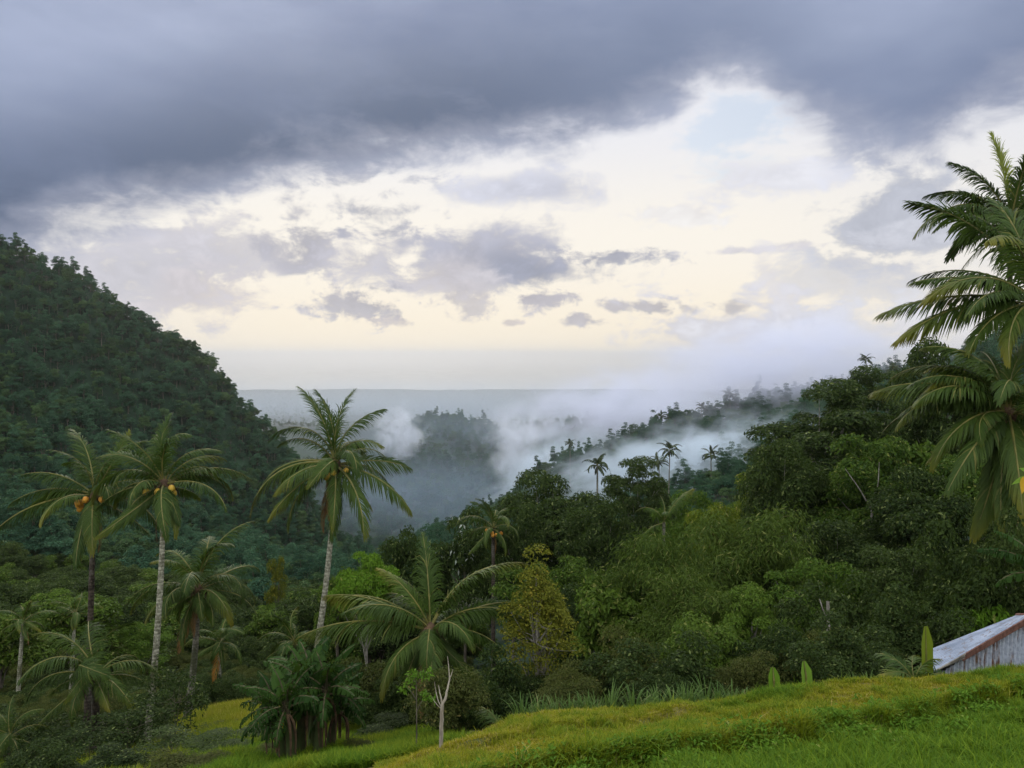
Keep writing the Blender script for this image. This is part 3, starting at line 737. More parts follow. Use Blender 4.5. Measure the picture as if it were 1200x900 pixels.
def palm(px, pyc, Y, base_px, Lpx, seed, label, n=24, trunk='palm_pale', tr=0.16, nuts=0, nut='nut_yellow', bow=0.0, dead=2, young=0, base_Y=None, specs=None,
         base_off=0.0, mat='frond', nl=72, group='tall coconut palms', wid=0.044, name='coconut_palm', orange=0, stalks=True, extra=0):
    rng = np.random.default_rng(seed)
    g = ground(base_px, base_Y or Y); c = P(px, pyc, Y); L = Lpx / 900 * Y
    root = empty(name, g); tag(root, label, 'palm tree', group)
    top = c - g
    mid = top * 0.5 + np.array([bow, 0, 0])
    path = bez((0, 0, -0.5 + base_off), mid, top, 16); f = np.linspace(0, 1, 16)
    rr = tr * (0.88 - 0.32 * f) * (1 + 0.75 * np.exp(-f * 14)) * (1 + 0.04 * np.sin(np.arange(16) * 2.1))
    ts = MB(); ts.add(*tube(path, rr, 12)); ts.build('trunk', [M[trunk]], root, smooth=True)
    nl = int(nl * 1.4)
    fr = specs(rng, L) + [(a, e, d, l * 0.92, h) for a, e, d, l, h in auto_fronds(rng, extra, L, rng.uniform(0, 6))] if specs and extra else specs(rng, L) if specs else auto_fronds(rng, n, L, rng.uniform(0, 6))
    for i, (az, e0, dr, l, hg) in enumerate(fr):
        e0 = min(R(86), e0 + rng.normal() * 0.11); dr = dr * (1 + rng.normal() * 0.14); l = l * rng.uniform(0.84, 1.08)
        mt = mat
        if young and i < young: mt = 'frond_young'
        o = frond(rng, az, e0, dr, l, hg, nl, mat=mt, parent=root, origin=tuple(top + np.array([0, 0, -0.25 * (i / len(fr)) * (L / 4.3)])), wid=wid, twist=rng.normal() * 0.07)
    for i in range(dead):
        az = rng.uniform(0, 6.28)
        o = frond(rng, az, R(-58) - rng.uniform(0, 0.3), R(28), L * rng.uniform(0.5, 0.75), 1.0, max(20, nl // 2), mat='frond_dead', parent=root, origin=tuple(top + np.array([0, 0, -0.3])), wid=wid)
        o['label'] = 'dry brown frond hanging against the trunk'
    for i in range(orange):
        o = frond(rng, -1.2 + i * 0.5, R(-60), R(25), L * 0.95, 1.0, max(20, nl // 2), mat='frond_orange', parent=root, origin=tuple(top + np.array([0, 0, -0.2])), wid=wid)
        o['label'] = 'withered orange frond hanging down'
    for i in range(nuts):
        az = -pi / 2 + rng.uniform(-1.3, 1.3); r = rng.uniform(0.45, 0.72)
        b = MB(); b.add(*ball((0, 0, 0), 0.13)); o = b.build('coconut', [M[nut]], root, smooth=True)
        o.location = tuple(top + np.array([cos(az) * r, sin(az) * r, -0.12 - rng.uniform(0, 0.5)])); o.rotation_euler = (rng.normal() * 0.4, rng.normal() * 0.4, 0)
    if stalks and Lpx > 60:
        b = MB()
        for i in range(16):
            az = rng.uniform(0, 6.28); r = rng.uniform(0.35, 0.6)
            b.add(*tube(bez(top + (0, 0, 0.05), top + np.array([cos(az) * r * 0.7, sin(az) * r * 0.7, 0.1]), top + np.array([cos(az) * r, sin(az) * r, -0.55 - rng.uniform(0, 0.5)]), 6), np.linspace(0.035, 0.01, 6), 5))
        b.add(*ball(top + (0, 0, -0.15), 0.24 * L / 4.3 + 0.03, 9, 1.7))
        b.build('flower_stalk', [M['husk']], root, smooth=True)
    return root


# ------------------------------------------------------------------ forests: far masses
FAR = []
for i, (H, cr, K, rc, lf) in enumerate([(11, 4.4, 26, 1.5, 'leaf_far'), (13, 4.0, 26, 1.4, 'leaf_far'), (9, 4.8, 24, 1.6, 'leaf_far'), (12, 3.4, 20, 1.3, 'leaf_far_light'), (17, 3.6, 26, 1.25, 'leaf_far'), (10, 4.6, 34, 1.1, 'leaf_far_light')]):
    FAR.append(make_tree(100 + i, H, cr, 0.15, K, rc, 130, 0.56, leaf=lf, bark='bark', trunk_r=0.2, limbs=7, name='hillside_tree', single=True))
    FAR[-1]['H'] = H; FAR[-1]['cr'] = cr


def gn_forest(name, pts, kinds, rots, scls, protos, label, cat='forest'):
    me = bpy.data.meshes.new(name); me.vertices.add(len(pts)); me.vertices.foreach_set('co', np.asarray(pts, np.float32).ravel())
    for an, tp, dv in (('kind_id', 'INT', kinds), ('turn', 'FLOAT', rots), ('grow', 'FLOAT', scls)):
        a = me.attributes.new(an, tp, 'POINT'); a.data.foreach_set('value', np.asarray(dv, np.int32 if tp == 'INT' else np.float32))
    o = bpy.data.objects.new(name, me); col.objects.link(o)
    ng = bpy.data.node_groups.new(name + '_nodes', 'GeometryNodeTree')
    ng.interface.new_socket('Geometry', in_out='INPUT', socket_type='NodeSocketGeometry'); ng.interface.new_socket('Geometry', in_out='OUTPUT', socket_type='NodeSocketGeometry')
    gi = ng.nodes.new('NodeGroupInput'); go = ng.nodes.new('NodeGroupOutput'); jn = ng.nodes.new('GeometryNodeJoinGeometry')
    def na(nm, tp):
        n = ng.nodes.new('GeometryNodeInputNamedAttribute'); n.data_type = tp; n.inputs[0].default_value = nm; return n.outputs[0]
    kid, turn, grow = na('kind_id', 'INT'), na('turn', 'FLOAT'), na('grow', 'FLOAT')
    cx = ng.nodes.new('ShaderNodeCombineXYZ'); ng.links.new(turn, cx.inputs[2])
    er = ng.nodes.new('FunctionNodeEulerToRotation'); ng.links.new(cx.outputs[0], er.inputs[0])
    for k, pr in enumerate(protos):
        oi = ng.nodes.new('GeometryNodeObjectInfo'); oi.inputs['Object'].default_value = pr; oi.inputs['As Instance'].default_value = True; oi.transform_space = 'ORIGINAL'
        cmp = ng.nodes.new('FunctionNodeCompare'); cmp.data_type = 'INT'; cmp.operation = 'EQUAL'
        ng.links.new(kid, cmp.inputs[2]); cmp.inputs[3].default_value = k
        ip = ng.nodes.new('GeometryNodeInstanceOnPoints')
        ng.links.new(gi.outputs[0], ip.inputs['Points']); ng.links.new(cmp.outputs[0], ip.inputs['Selection']); ng.links.new(oi.outputs['Geometry'], ip.inputs['Instance'])
        ng.links.new(er.outputs[0], ip.inputs['Rotation']); ng.links.new(grow, ip.inputs['Scale'])
        ng.links.new(ip.outputs[0], jn.inputs[0])
    ng.links.new(jn.outputs[0], go.inputs[0])
    md = o.modifiers.new('scatter', 'NODES'); md.node_group = ng
    tag(o, label, cat, kind='stuff')
    return o


def scatter(rng, px0, px1, Y0, Y1, spacing, jitter=0.45):
    """roughly even points over ground between two azimuths and two distances"""
    out = []; Y = Y0
    while Y < Y1:
        st = spacing / Y * 900
        k = np.arange(px0 + rng.uniform(0, st), px1, st)
        out.append(np.stack([k + rng.normal(size=len(k)) * st * jitter, np.full(len(k), Y) + rng.normal(size=len(k)) * spacing * jitter], -1)); Y += spacing
    return np.concatenate(out)


def forest():
    rng = np.random.default_rng(42)
    # left hill: individuals nearest the eye and along the skyline, the rest one mass
    a = scatter(rng, -170, 430, 185, 470, 3.7)
    a = a[~((a[:, 0] > 300) & (a[:, 1] > 440))]
    # skyline trees
    ridge = np.stack([np.linspace(-30, 345, 46) + rng.normal(size=46) * 4, 424 + rng.normal(size=46) * 5], -1)
    near = a[(a[:, 1] < 235) & (a[:, 0] > -60)]
    pick = near[rng.permutation(len(near))[:150]]
    kinds = ['rounded dark green tree standing on the skyline of the left hill', 'dense dark tree on the lower slope of the left hill']
    first = [True] * 6
    def single(p, k, s, label, group, cat='tree', protos=FAR, sq=1.0):
        base = protos[k]; o = base if first[k] else base.copy()
        if first[k]: first[k] = False
        else: col.objects.link(o)
        o.location = ground(p[0], p[1]); o.rotation_euler = (0, 0, rng.uniform(0, 6.28)); o.scale = (s * sq, s * sq, s)
        tag(o, label, cat, group)
        return o
    for p in ridge: single(p, int(rng.choice([0, 2, 5, 2])), rng.uniform(0.45, 1.0), kinds[0], 'trees on the skyline of the left hill')
    for p in pick: single(p, int(rng.integers(6)), rng.uniform(0.75, 1.2), kinds[1], 'trees on the lower slope of the left hill')
    key = set(map(tuple, pick)); rest = np.array([p for p in a if tuple(p) not in key])
    G = ground(rest[:, 0], rest[:, 1]); n = len(rest)
    gn_forest('forest', G, rng.integers(0, 6, n), rng.uniform(0, 6.28, n), 0.30 + 0.60 * rng.uniform(0, 1, n) ** 2.0, FAR, 'dense dark forest covering the whole left hill')
    # right ridge and slope in mist
    b = scatter(rng, 480, 1330, 120, 455, 5.8)
    G = ground(b[:, 0], b[:, 1]); n = len(b)
    gn_forest('forest', G, rng.integers(0, 6, n), rng.uniform(0, 6.28, n), rng.uniform(0.7, 1.25, n) * np.interp(b[:, 1], [120, 300], [0.32, 0.78]), FAR, 'misty forest covering the slope of the right ridge')
    sk = np.stack([np.linspace(560, 1060, 58) + rng.normal(size=58) * 5, 436 + rng.normal(size=58) * 6], -1)
    for p in sk: single(p, int(rng.integers(6)), rng.uniform(0.6, 1.35), 'slender misty tree silhouetted along the right ridge', 'trees along the misty right ridge', sq=0.7)
    # valley floor and far blue hill
    c = np.concatenate([scatter(rng, 300, 560, 130, 640, 8.5), scatter(rng, 330, 720, 640, 1440, 15)])
    G = ground(c[:, 0], c[:, 1]); n = len(c)
    gn_forest('forest', G, rng.integers(0, 6, n), rng.uniform(0, 6.28, n), np.where(c[:, 1] > 640, rng.uniform(0.8, 1.7, n), rng.uniform(0.7, 1.0, n)), FAR, 'blue hazy forest on the valley floor and far hill')
    # coastal plain
    d = np.concatenate([scatter(rng, 150, 800, 2200, 7800, 80), scatter(rng, 150, 1000, 7750, 7980, 40)])
    G = ground(d[:, 0], d[:, 1]); n = len(d)
    gn_forest('forest', G, rng.integers(0, 6, n), rng.uniform(0, 6.28, n), rng.uniform(1.0, 1.9, n), FAR, 'faint groves scattered over the distant coastal plain')
    gn = scatter(rng, -80, 480, 62, 190, 5.5)
    return gn


gn_left = forest()

# ------------------------------------------------------------------ nearer trees
PR = {}
PR['broad'] = make_tree(1, 12, 5.2, 0.25, 60, 1.35, 420, 0.34, leaf='leaf_dark', bark='bark_pale', trunk_r=0.24, limbs=16, name='broadleaf_tree')
PR['broad2'] = make_tree(2, 13, 5.0, 0.30, 58, 1.35, 330, 0.36, leaf='leaf_mid', bark='bark_pale', trunk_r=0.24, limbs=18, name='broadleaf_tree', flat=0.6)
PR['tall'] = make_tree(3, 16, 4.6, 0.28, 64, 1.2, 360, 0.32, leaf='leaf_dark', bark='bark_pale', trunk_r=0.22, limbs=20, name='broadleaf_tree', flat=0.62)
PR['valley'] = make_tree(4, 9, 3.8, 0.2, 40, 1.25, 240, 0.36, leaf='leaf_dark', trunk_r=0.18, name='broadleaf_tree')
PR['valley2'] = make_tree(5, 9, 3.6, 0.22, 36, 1.2, 240, 0.40, leaf='leaf_mid', trunk_r=0.18, name='broadleaf_tree')
PR['fresh'] = make_tree(6, 10, 4.2, 0.15, 44, 1.15, 340, 0.30, leaf='leaf_fresh_tree', bark='bark_pale', trunk_r=0.2, limbs=18, name='broadleaf_tree')
PR['large'] = make_tree(7, 11, 4.4, 0.2, 46, 1.2, 150, 0.55, leaf='leaf_mid', bark='bark_pale', trunk_r=0.2, limbs=20, name='broadleaf_tree', wr=0.5, flat=0.6)
USED = set()


def inst(kind, *a, **k):
    r = PR[kind]
    if kind in USED: r = copy_tree(r)
    USED.add(kind)
    return put(r, *a, **k)


rr = random.Random(8)
grp = 'dark trees of the right hand forest'
# big trees climbing the right side
inst('tall', 965, 446, 66, 175, label='tallest tree at the misty edge of the right forest', rz=0.6)
inst('broad', 915, 520, 58, 130, label='dark rounded tree below the tallest tree at the mist edge', rz=2.0)
inst('tall', 1022, 430, 84, 110, label='narrow tree behind the tallest tree, under the hazy hilltop palms', rz=3.1)
inst('broad', 1105, 408, 62, 130, label='dark domed treetop behind the right palm fronds', rz=1.1)
inst('broad2', 1035, 500, 52, 150, label='tree with a pale bare trunk in the middle of the right forest', rz=4.3)
inst('broad', 1085, 560, 44, 150, label='dark leafy tree left of the lower right palm', rz=5.5)
inst('broad2', 1150, 520, 46, 150, label='shadowy tree right behind the lower right palm', rz=0.2)
inst('broad', 1235, 470, 50, 170, label='dark tree at the right edge behind the palms', rz=0.9)
inst('broad', 1190, 600, 34, 120, label='dark tree rising behind the tin shed', rz=3.0)
inst('broad', 1050, 640, 34, 130, label='dark bushy tree left of the bright leaved shrub by the shed', rz=2.4)
inst('broad', 985, 610, 46, 140, label='dark tree behind the bleached dead trunk', rz=1.7)
inst('fresh', 955, 655, 35, 120, label='fresh green tree left of the bleached dead trunk', rz=0.4)
inst('large', 712, 672, 36, 100, label='large leaved tree right of the yellow tree', rz=1.4)
inst('fresh', 880, 690, 29, 110, label='fresh green tree between the round shrub and the bamboo', rz=2.4)
inst('large', 1075, 500, 56, 110, label='large leaved tree under the dark domed treetop', rz=3.4)
inst('large', 985, 540, 58, 110, label='large leaved tree below the tallest tree', rz=5.4)
inst('fresh', 800, 575, 72, 80, label='fresh green tree between the central trees and the yellow green tree', rz=0.9)
# middle
inst('broad', 655, 562, 72, 150, label='broad dark tree in the centre below the mist', rz=0.0)
inst('broad', 600, 600, 66, 90, label='lower dark tree left of the broad central tree', rz=4.0)
inst('tall', 748, 535, 84, 95, label='tall leafy tree right of the broad central tree', rz=5.0)
inst('broad', 700, 590, 62, 110, label='dark tree in front of the tall leafy central tree', rz=2.8)
inst('broad2', 640, 650, 48, 120, label='dark tree behind the yellow tree', rz=1.0)
inst('broad', 700, 690, 42, 110, label='dark low tree right of the yellow tree', rz=0.7)
lime = make_tree(11, 9, 4.0, 0.2, 36, 1.2, 380, 0.34, leaf='leaf_lime', name='broadleaf_tree')
put(lime, 900, 548, 74, 95, label='yellow green tree at the mist edge left of the tallest tree')
l2 = copy_tree(lime); put(l2, 832, 590, 66, 80, label='bright yellow green tree right of the small leaning palm')
br = make_tree(12, 9, 3.6, 0.42, 26, 1.15, 520, 0.26, leaf='leaf_bright', bark='bark_pale', shape='layer', flat=0.42, name='broadleaf_tree', limbs=16)
put(br, 430, 640, 48, 92, label='feathery bright green tree right of the palm with the pale curved trunk', rz=0.4)
inst('valley', 480, 630, 62, 80, label='dark tree between the bright feathery tree and the white speckled tree')
inst('valley2', 398, 668, 60, 60, label='small tree left of the bright feathery tree')
wh = make_tree(13, 10, 4.0, 0.2, 34, 1.1, 300, 0.34, leaf='leaf_dark', name='broadleaf_tree', accent=('leaf_white', 0.4, 12))
put(wh, 545, 598, 62, 100, label='dark tree speckled with white leaves in the centre', rz=1.0)
gng = make_tree(14, 9, 2.2, 0.3, 20, 0.8, 160, 0.3, leaf='leaf_yellow', name='broadleaf_tree')
put(gng, 327, 652, 95, 26, label='small ochre treetop in the valley forest')
# yellow tree
yt = make_tree(15, 6, 2.0, 0.10, 95, 0.42, 120, 0.105, shape='cone', leaf='leaf_yellow', bark='bark_pale', trunk_r=0.085, limbs=34, name='yellow_leaved_tree', wr=0.5, droop=0.4, gaps=0.12)
put(yt, 628, 645, 22, 150, label='airy yellow green tree with a pale trunk right of the short palm', rz=0.3)
# bamboo
bm = make_bamboo(21)
put(bm, 765, 612, 38, 150, label='olive bamboo clump left of the largest bamboo clump', cat='bamboo', group='bamboo clumps')
for (px, yt_, Y, w, lab) in [(868, 588, 42, 170, 'largest drooping bamboo clump in front of the right forest'),
                             (820, 668, 31, 150, 'bamboo clump directly behind the round light green shrub')]:
    c = copy_tree(bm); put(c, px, yt_, Y, w, label=lab, cat='bamboo', group='bamboo clumps')
# shrubs
sh = make_tree(31, 3.4, 1.9, 0.05, 44, 0.55, 230, 0.13, leaf='leaf_mid', trunk_r=0.05, name='shrub', limbs=18, wr=0.55)
put(sh, 822, 716, 20, 125, label='round light green shrub behind the grass crest', cat='shrub')
sd = make_tree(32, 3.0, 1.8, 0.05, 40, 0.55, 200, 0.15, leaf='leaf_dark', trunk_r=0.05, name='shrub', limbs=14, wr=0.5)
sb = make_tree(33, 3.0, 1.8, 0.05, 36, 0.55, 190, 0.14, leaf='leaf_brown', trunk_r=0.05, name='shrub', limbs=14, wr=0.4)
first_sd = True
for (px, yt_, Y, w, lab, pr) in [
    (905, 742, 20, 95, 'dark shrub right of the round light green shrub', sd), (742, 742, 19.5, 110, 'olive shrub left of the round light green shrub', sb),
    (975, 735, 19, 85, 'brownish shrub around the bleached dead trunk', sb), (1062, 700, 21, 110, 'dark glossy shrub left of the tin shed', sd),
    (1120, 640, 23, 120, 'tall dark shrub under the lower right palm', sd), (1180, 622, 22, 90, 'dark leafy shrub at the right edge above the shed', sd),
    (1025, 760, 18, 60, 'low dark shrub behind the grass crest', sd), (440, 775, 25, 110, 'dark low bush left of the short palm trunk', sb), (585, 775, 20, 95, 'dark undergrowth bush between short palm and yellow tree', sd),
    (545, 810, 19, 60, 'small dark bush behind the bare forked sapling', sd), (680, 790, 18.5, 70, 'low olive bush below the yellow tree', sb), (395, 800, 26, 60, 'dark bush beside the banana clump', sd),
    (1170, 700, 24, 80, 'dark shrub rising directly behind the shed roof', sd), (985, 690, 26, 120, 'tall dark shrub behind the brownish shrub', sd), (1100, 730, 26, 100, 'dark shrub behind the young banana shoot', sd), (630, 800, 21, 80, 'dark bush at the foot of the yellow tree', sd), (760, 780, 24, 110, 'dark bush under the bamboo', sd),
    (290, 866, 22.5, 90, 'low dark bush left of the banana clump', sd), (258, 878, 20.5, 70, 'dark bush at the bottom edge below the yellow grass', sd), (318, 882, 19.2, 60, 'low bush at the foot of the left banana plant', sb),
    (128, 886, 18.2, 90, 'low dark bush at the bottom edge left of the pale upright palm trunk', sd), (205, 886, 17.4, 80, 'low olive bush at the bottom edge right of the pale upright palm trunk', sb), (55, 880, 18.5, 90, 'dark bush at the bottom edge below the low spreading palm', sd), (245, 890, 17.5, 60, 'low bush at the bottom edge between palm trunks and banana clump', sb),
    (222, 868, 25, 60, 'dark bush at the foot of the lower dark palm', sd), (418, 872, 18.5, 50, 'small bush right of the banana clump', sb), (445, 850, 21.5, 70, 'bush on the green terrace left of the short palm', sd)]:
    o = pr if not pr.get('label') else copy_tree(pr)
    put(o, px, yt_, Y, w, label=lab, cat='shrub', group='shrubs behind the grass crest')
lg = make_tree(34, 2.4, 1.5, 0.25, 20, 0.45, 60, 0.30, leaf='leaf_bright', trunk_r=0.05, name='shrub', limbs=14, wr=0.4, droop=0.5)
put(lg, 1142, 700, 21.5, 74, label='bright broad leaved shrub above the shed roof', cat='shrub')
# leafy saplings among the palm trunks among the left palms
sp_ = make_tree(35, 3.6, 1.3, 0.1, 34, 0.36, 75, 0.12, leaf='leaf_dark', trunk_r=0.03, name='leafy_sapling', limbs=18, wr=0.5, gaps=0.1)
put(sp_, 205, 775, 27, 90, label='green leafy sapling between the two left palm trunks', cat='sapling', group='leafy saplings among the palm trunks')
for (px, yt_, Y, w, lab) in [(150, 820, 25, 100, 'low leafy bush left of the pale trunked palm'), (105, 855, 24, 90, 'leafy bush at the foot of the dark trunked palm'), (200, 860, 23, 90, 'leafy bush at the bottom edge among palm trunks'), (40, 860, 25, 80, 'leafy bush in the bottom left corner'), (90, 838, 27, 100, 'bush behind the leafy bush of the dark trunked palm'), (20, 830, 29, 90, 'bush below the small pale palm at the left edge'), (250, 852, 30, 60, 'small bush on the yellow grass beside the lower dark palm')]:
    c = copy_tree(sp_); put(c, px, yt_, Y, w, label=lab, cat='sapling', group='leafy saplings among the palm trunks')
# valley forest on the left, each tree its own
vr = np.random.default_rng(77)
vp = gn_left[vr.permutation(len(gn_left))]
vp = vp[(vp[:, 0] < 470)]
n_v = 0
for p in vp:
    gp = g_py(p[0], p[1])
    if n_v >= 190: break
    if 180 < p[0] < 330 and p[1] < 70: continue
    k = str(vr.choice(['valley', 'valley2', 'fresh', 'large'], p=[0.66, 0.20, 0.06, 0.08]))
    h = vr.uniform(5.0, 8.5)
    inst(k, p[0], float(gp) - h * 900 / p[1], p[1], h * 0.95 * 900 / p[1], cat='tree', group='trees of the left valley forest',
         label='dark rounded tree in the valley forest behind the left palms' if k == 'valley' else {'valley2': 'mid green rounded tree in the valley forest behind the left palms', 'fresh': 'fresh green tree in the valley forest behind the left palms', 'large': 'large leaved tree in the valley forest behind the left palms'}[k])
    n_v += 1
vq = scatter(vr, 440, 1330, 62, 122, 6.0)
for p in vq[vr.permutation(len(vq))][:90]:
    gp = float(g_py(p[0], p[1])); h = vr.uniform(4.5, 7.5)
    inst(str(vr.choice(['valley', 'valley2', 'fresh', 'large'], p=[0.45, 0.25, 0.15, 0.15])), p[0], gp - h * 900 / p[1], p[1], h * 900 / p[1], cat='tree', group='trees filling the right hand slope', label='dark forest tree partly hidden on the right hand slope')

# ------------------------------------------------------------------ palms
def specA(rng, L):
    # (direction in plan: 0 = right, pi = left, -pi/2 = towards the viewer), start elevation, droop, length, leaflet hang
    D = [(180, 76, 105, 1.0), (150, 84, 60, 0.95), (60, 82, 52, 0.95), (10, 74, 62, 1.05), (-20, 60, 95, 0.8), (0, 45, 118, 0.75), (170, 50, 82, 0.9), (185, 28, 96, 1.05), (200, 12, 80, 1.1),
         (160, 8, 85, 0.9), (215, -12, 60, 1.0), (235, -28, 50, 1.0), (0, 28, 92, 1.1), (-25, 2, 72, 1.15), (-50, -10, 60, 1.05), (-75, -20, 48, 1.0), (30, 8, 85, 1.0), (-95, 40, 105, 0.9), (-120, 5, 85, 0.95), (110, 20, 90, 1.0), (-65, -35, 38, 0.95), (70, 50, 90, 1.0)]
    return [(R(a) + rng.normal() * 0.08, R(e), R(d), L * l, 0.45 + 0.9 * (1 - (e + 35) / 120)) for a, e, d, l in D]


def specB(rng, L):
    D = [(90, 84, 40, 1.0), (200, 80, 62, 1.0), (-30, 80, 66, 1.0), (10, 70, 60, 1.0), (165, 72, 95, 0.9), (5, 42, 80, 1.1), (-15, 22, 85, 1.1), (30, 30, 95, 0.95), (180, 30, 110, 1.1), (205, 10, 60, 0.9), (165, 5, 60, 1.0),
         (-70, 5, 75, 1.0), (-100, 30, 105, 0.9), (-45, -15, 60, 0.9), (60, 30, 90, 1.0), (120, 30, 90, 1.0), (-85, -40, 35, 0.9), (-130, -5, 70, 0.8), (150, 60, 80, 0.9), (40, 62, 75, 1.0)]
    return [(R(a) + rng.normal() * 0.08, R(e), R(d), L * l, 0.45 + 0.9 * (1 - (e + 35) / 120)) for a, e, d, l in D]


def specC(rng, L):
    D = [(100, 85, 30, 1.0), (175, 82, 40, 1.0), (20, 80, 45, 0.95), (150, 62, 70, 1.0), (185, 40, 60, 1.05), (190, 22, 55, 1.0), (175, 5, 62, 1.05), (200, -8, 55, 1.2), (-60, -12, 60, 0.95), (-30, 2, 58, 1.1), (-10, 12, 70, 1.0),
         (-80, -38, 35, 0.95), (10, 45, 80, 0.9), (45, 30, 80, 1.0), (-110, 20, 90, 0.9), (120, 20, 85, 1.0), (-50, 45, 95, 0.8)]
    return [(R(a) + rng.normal() * 0.08, R(e), R(d), L * l, 0.45 + 0.9 * (1 - (e + 35) / 120)) for a, e, d, l in D]


def specE(rng, L):
    D = [(100, 82, 40, 0.95), (150, 78, 70, 0.95), (-10, 68, 55, 1.15), (15, 56, 66, 1.1), (170, 72, 70, 0.9), (200, 60, 70, 0.9), (178, 30, 62, 1.15), (190, 10, 40, 1.25), (165, 20, 60, 1.1), (0, 30, 78, 1.0), (-20, 12, 68, 0.95), (10, 5, 60, 0.9),
         (-70, 10, 92, 0.7), (-95, 35, 120, 0.75), (-110, -20, 55, 0.6), (-60, -35, 40, 0.65), (60, 25, 80, 1.0), (120, 30, 80, 1.0), (150, 50, 70, 1.0), (30, 40, 75, 1.0), (-40, 48, 95, 0.85), (-130, 15, 80, 0.8)]
    return [(R(a) + rng.normal() * 0.06, R(e), R(d), L * l, 0.5 + 0.8 * (1 - (e + 35) / 120)) for a, e, d, l in D]


def specF(rng, L):
    D = [(185, 48, 95, 1.0), (178, 30, 70, 1.15), (190, 22, 80, 1.05), (200, 5, 72, 1.0), (215, -5, 62, 1.05), (235, -20, 55, 1.0), (165, 35, 70, 1.2), (150, 55, 80, 1.0), (-80, 0, 80, 0.9), (-60, 30, 110, 1.0), (-95, -45, 32, 1.15), (-110, -62, 18, 1.2), (-60, -58, 20, 1.2),
         (-30, 20, 90, 1.0), (0, 40, 90, 1.0), (20, 10, 70, 1.0), (70, 70, 60, 1.0), (170, -30, 42, 0.9), (-40, -20, 50, 1.0), (178, 60, 85, 1.1), (165, 66, 70, 1.05), (195, 40, 80, 1.1), (150, 20, 70, 1.0), (225, -40, 40, 1.0)]
    return [(R(a) + rng.normal() * 0.06, R(e), R(d), L * l, 0.45 + 0.9 * (1 - (e + 45) / 120)) for a, e, d, l in D]


def specG(rng, L):
    D = [(120, 86, 15, 0.95), (170, 78, 40, 0.9), (30, 75, 45, 1.0), (185, 48, 85, 0.95), (178, 32, 70, 1.0), (195, 18, 68, 0.95), (200, 2, 55, 0.9), (-100, 30, 105, 0.95), (-70, 55, 95, 0.95), (160, 58, 75, 0.85), (-20, 40, 80, 1.0), (10, 20, 80, 1.0), (-45, 5, 75, 1.0), (60, 40, 80, 1.0), (-130, 10, 85, 0.85), (100, 30, 80, 0.9), (0, 65, 60, 1.0)]
    return [(R(a) + rng.normal() * 0.05, R(e), R(d), L * l, 0.45 + 0.6 * (1 - (e + 35) / 120)) for a, e, d, l in D]


def specH(rng, L):
    D = [(182, 28, 52, 1.05), (190, 8, 40, 1.0), (150, 40, 60, 0.9), (-60, 10, 80, 1.0), (-100, -30, 45, 0.75), (-125, -40, 40, 0.7), (0, 40, 80, 1.0), (40, 60, 70, 1.0), (120, 75, 40, 1.0), (-20, 10, 80, 1.0), (160, 70, 50, 1.15), (215, -12, 50, 0.8), (175, 14, 46, 1.0), (196, -6, 42, 0.95), (186, 38, 75, 1.0), (205, 20, 60, 0.9)]
    return [(R(a) + rng.normal() * 0.05, R(e), R(d), L * l, 0.45 + 0.6 * (1 - (e + 35) / 120)) for a, e, d, l in D]


palm(393, 542, 32, 352, 106, 1, 'palm with a pale curved trunk standing against the blue valley', trunk='palm_pale', tr=0.165, nuts=6, bow=0.55, dead=4, specs=specA, nl=74, extra=5)
palm(192, 566, 30, 168, 98, 2, 'palm with a pale upright trunk and yellow coconuts, second tall palm from left', trunk='palm_pale', tr=0.165, nuts=7, nut='nut_yellow', bow=0.35, dead=3, specs=specB, nl=74, extra=6)
palm(110, 578, 32, 100, 98, 3, 'palm with a thin dark trunk and orange coconuts, far left', trunk='palm_dark', tr=0.17, nuts=12, nut='nut_orange', bow=0.05, dead=1, specs=specC, nl=74, extra=2)
palm(232, 690, 37, 216, 92, 4, 'lower dark palm just right of the pale upright palm trunk', trunk='palm_grey', tr=0.21, nuts=0, bow=0.3, dead=2, nl=64)
palm(504, 736, 22.5, 506, 122, 5, 'short stout palm with a huge crown beside the yellow tree', trunk='palm_grey', tr=0.24, dead=1, specs=specE, nl=84, young=0, wid=0.048)
palm(1182, 482, 25, 1190, 140, 6, 'lower right palm with long hanging dark fronds', trunk='palm_dark', tr=0.26, dead=3, specs=specF, nl=84, extra=16, wid=0.052)
palm(1184, 258, 33, 1180, 116, 7, 'tallest palm in the upper right corner against the sky', trunk='palm_dark', tr=0.17, nuts=4, nut='husk', dead=0, specs=specG, nl=84, young=1, extra=8, wid=0.052)
palm(1212, 348, 26, 1225, 168, 8, 'palm at the right edge throwing two long fronds across the sky', trunk='palm_grey', tr=0.2, dead=1, specs=specH, nl=90, extra=5, wid=0.052)
g2 = 'small palms in the left valley'
palm(27, 728, 58, 19, 40, 9, 'small pale palm at the left edge above the low spreading palm', n=16, trunk='palm_pale', tr=0.20, dead=1, nl=40, group=g2, wid=0.09, stalks=False)
palm(88, 718, 60, 82, 34, 10, 'small thin palm half hidden behind the dark palm trunk', n=14, trunk='palm_pale', tr=0.2, dead=0, nl=40, group=g2, wid=0.09, stalks=False)
palm(112, 790, 28, 112, 96, 11, 'low spreading palm at the foot of the dark trunked palm', n=18, trunk='palm_dark', tr=0.2, dead=0, nl=60, group=g2)
palm(12, 862, 25, 12, 60, 12, 'very low young palm in the bottom left corner', n=12, trunk='palm_dark', tr=0.1, dead=0, nl=50, group=g2, stalks=False)
palm(258, 752, 44, 257, 48, 13, 'small palm with one orange dead frond above the yellow grass', n=14, trunk='palm_pale', tr=0.13, dead=1, nl=44, orange=1, group=g2, wid=0.07, stalks=False)
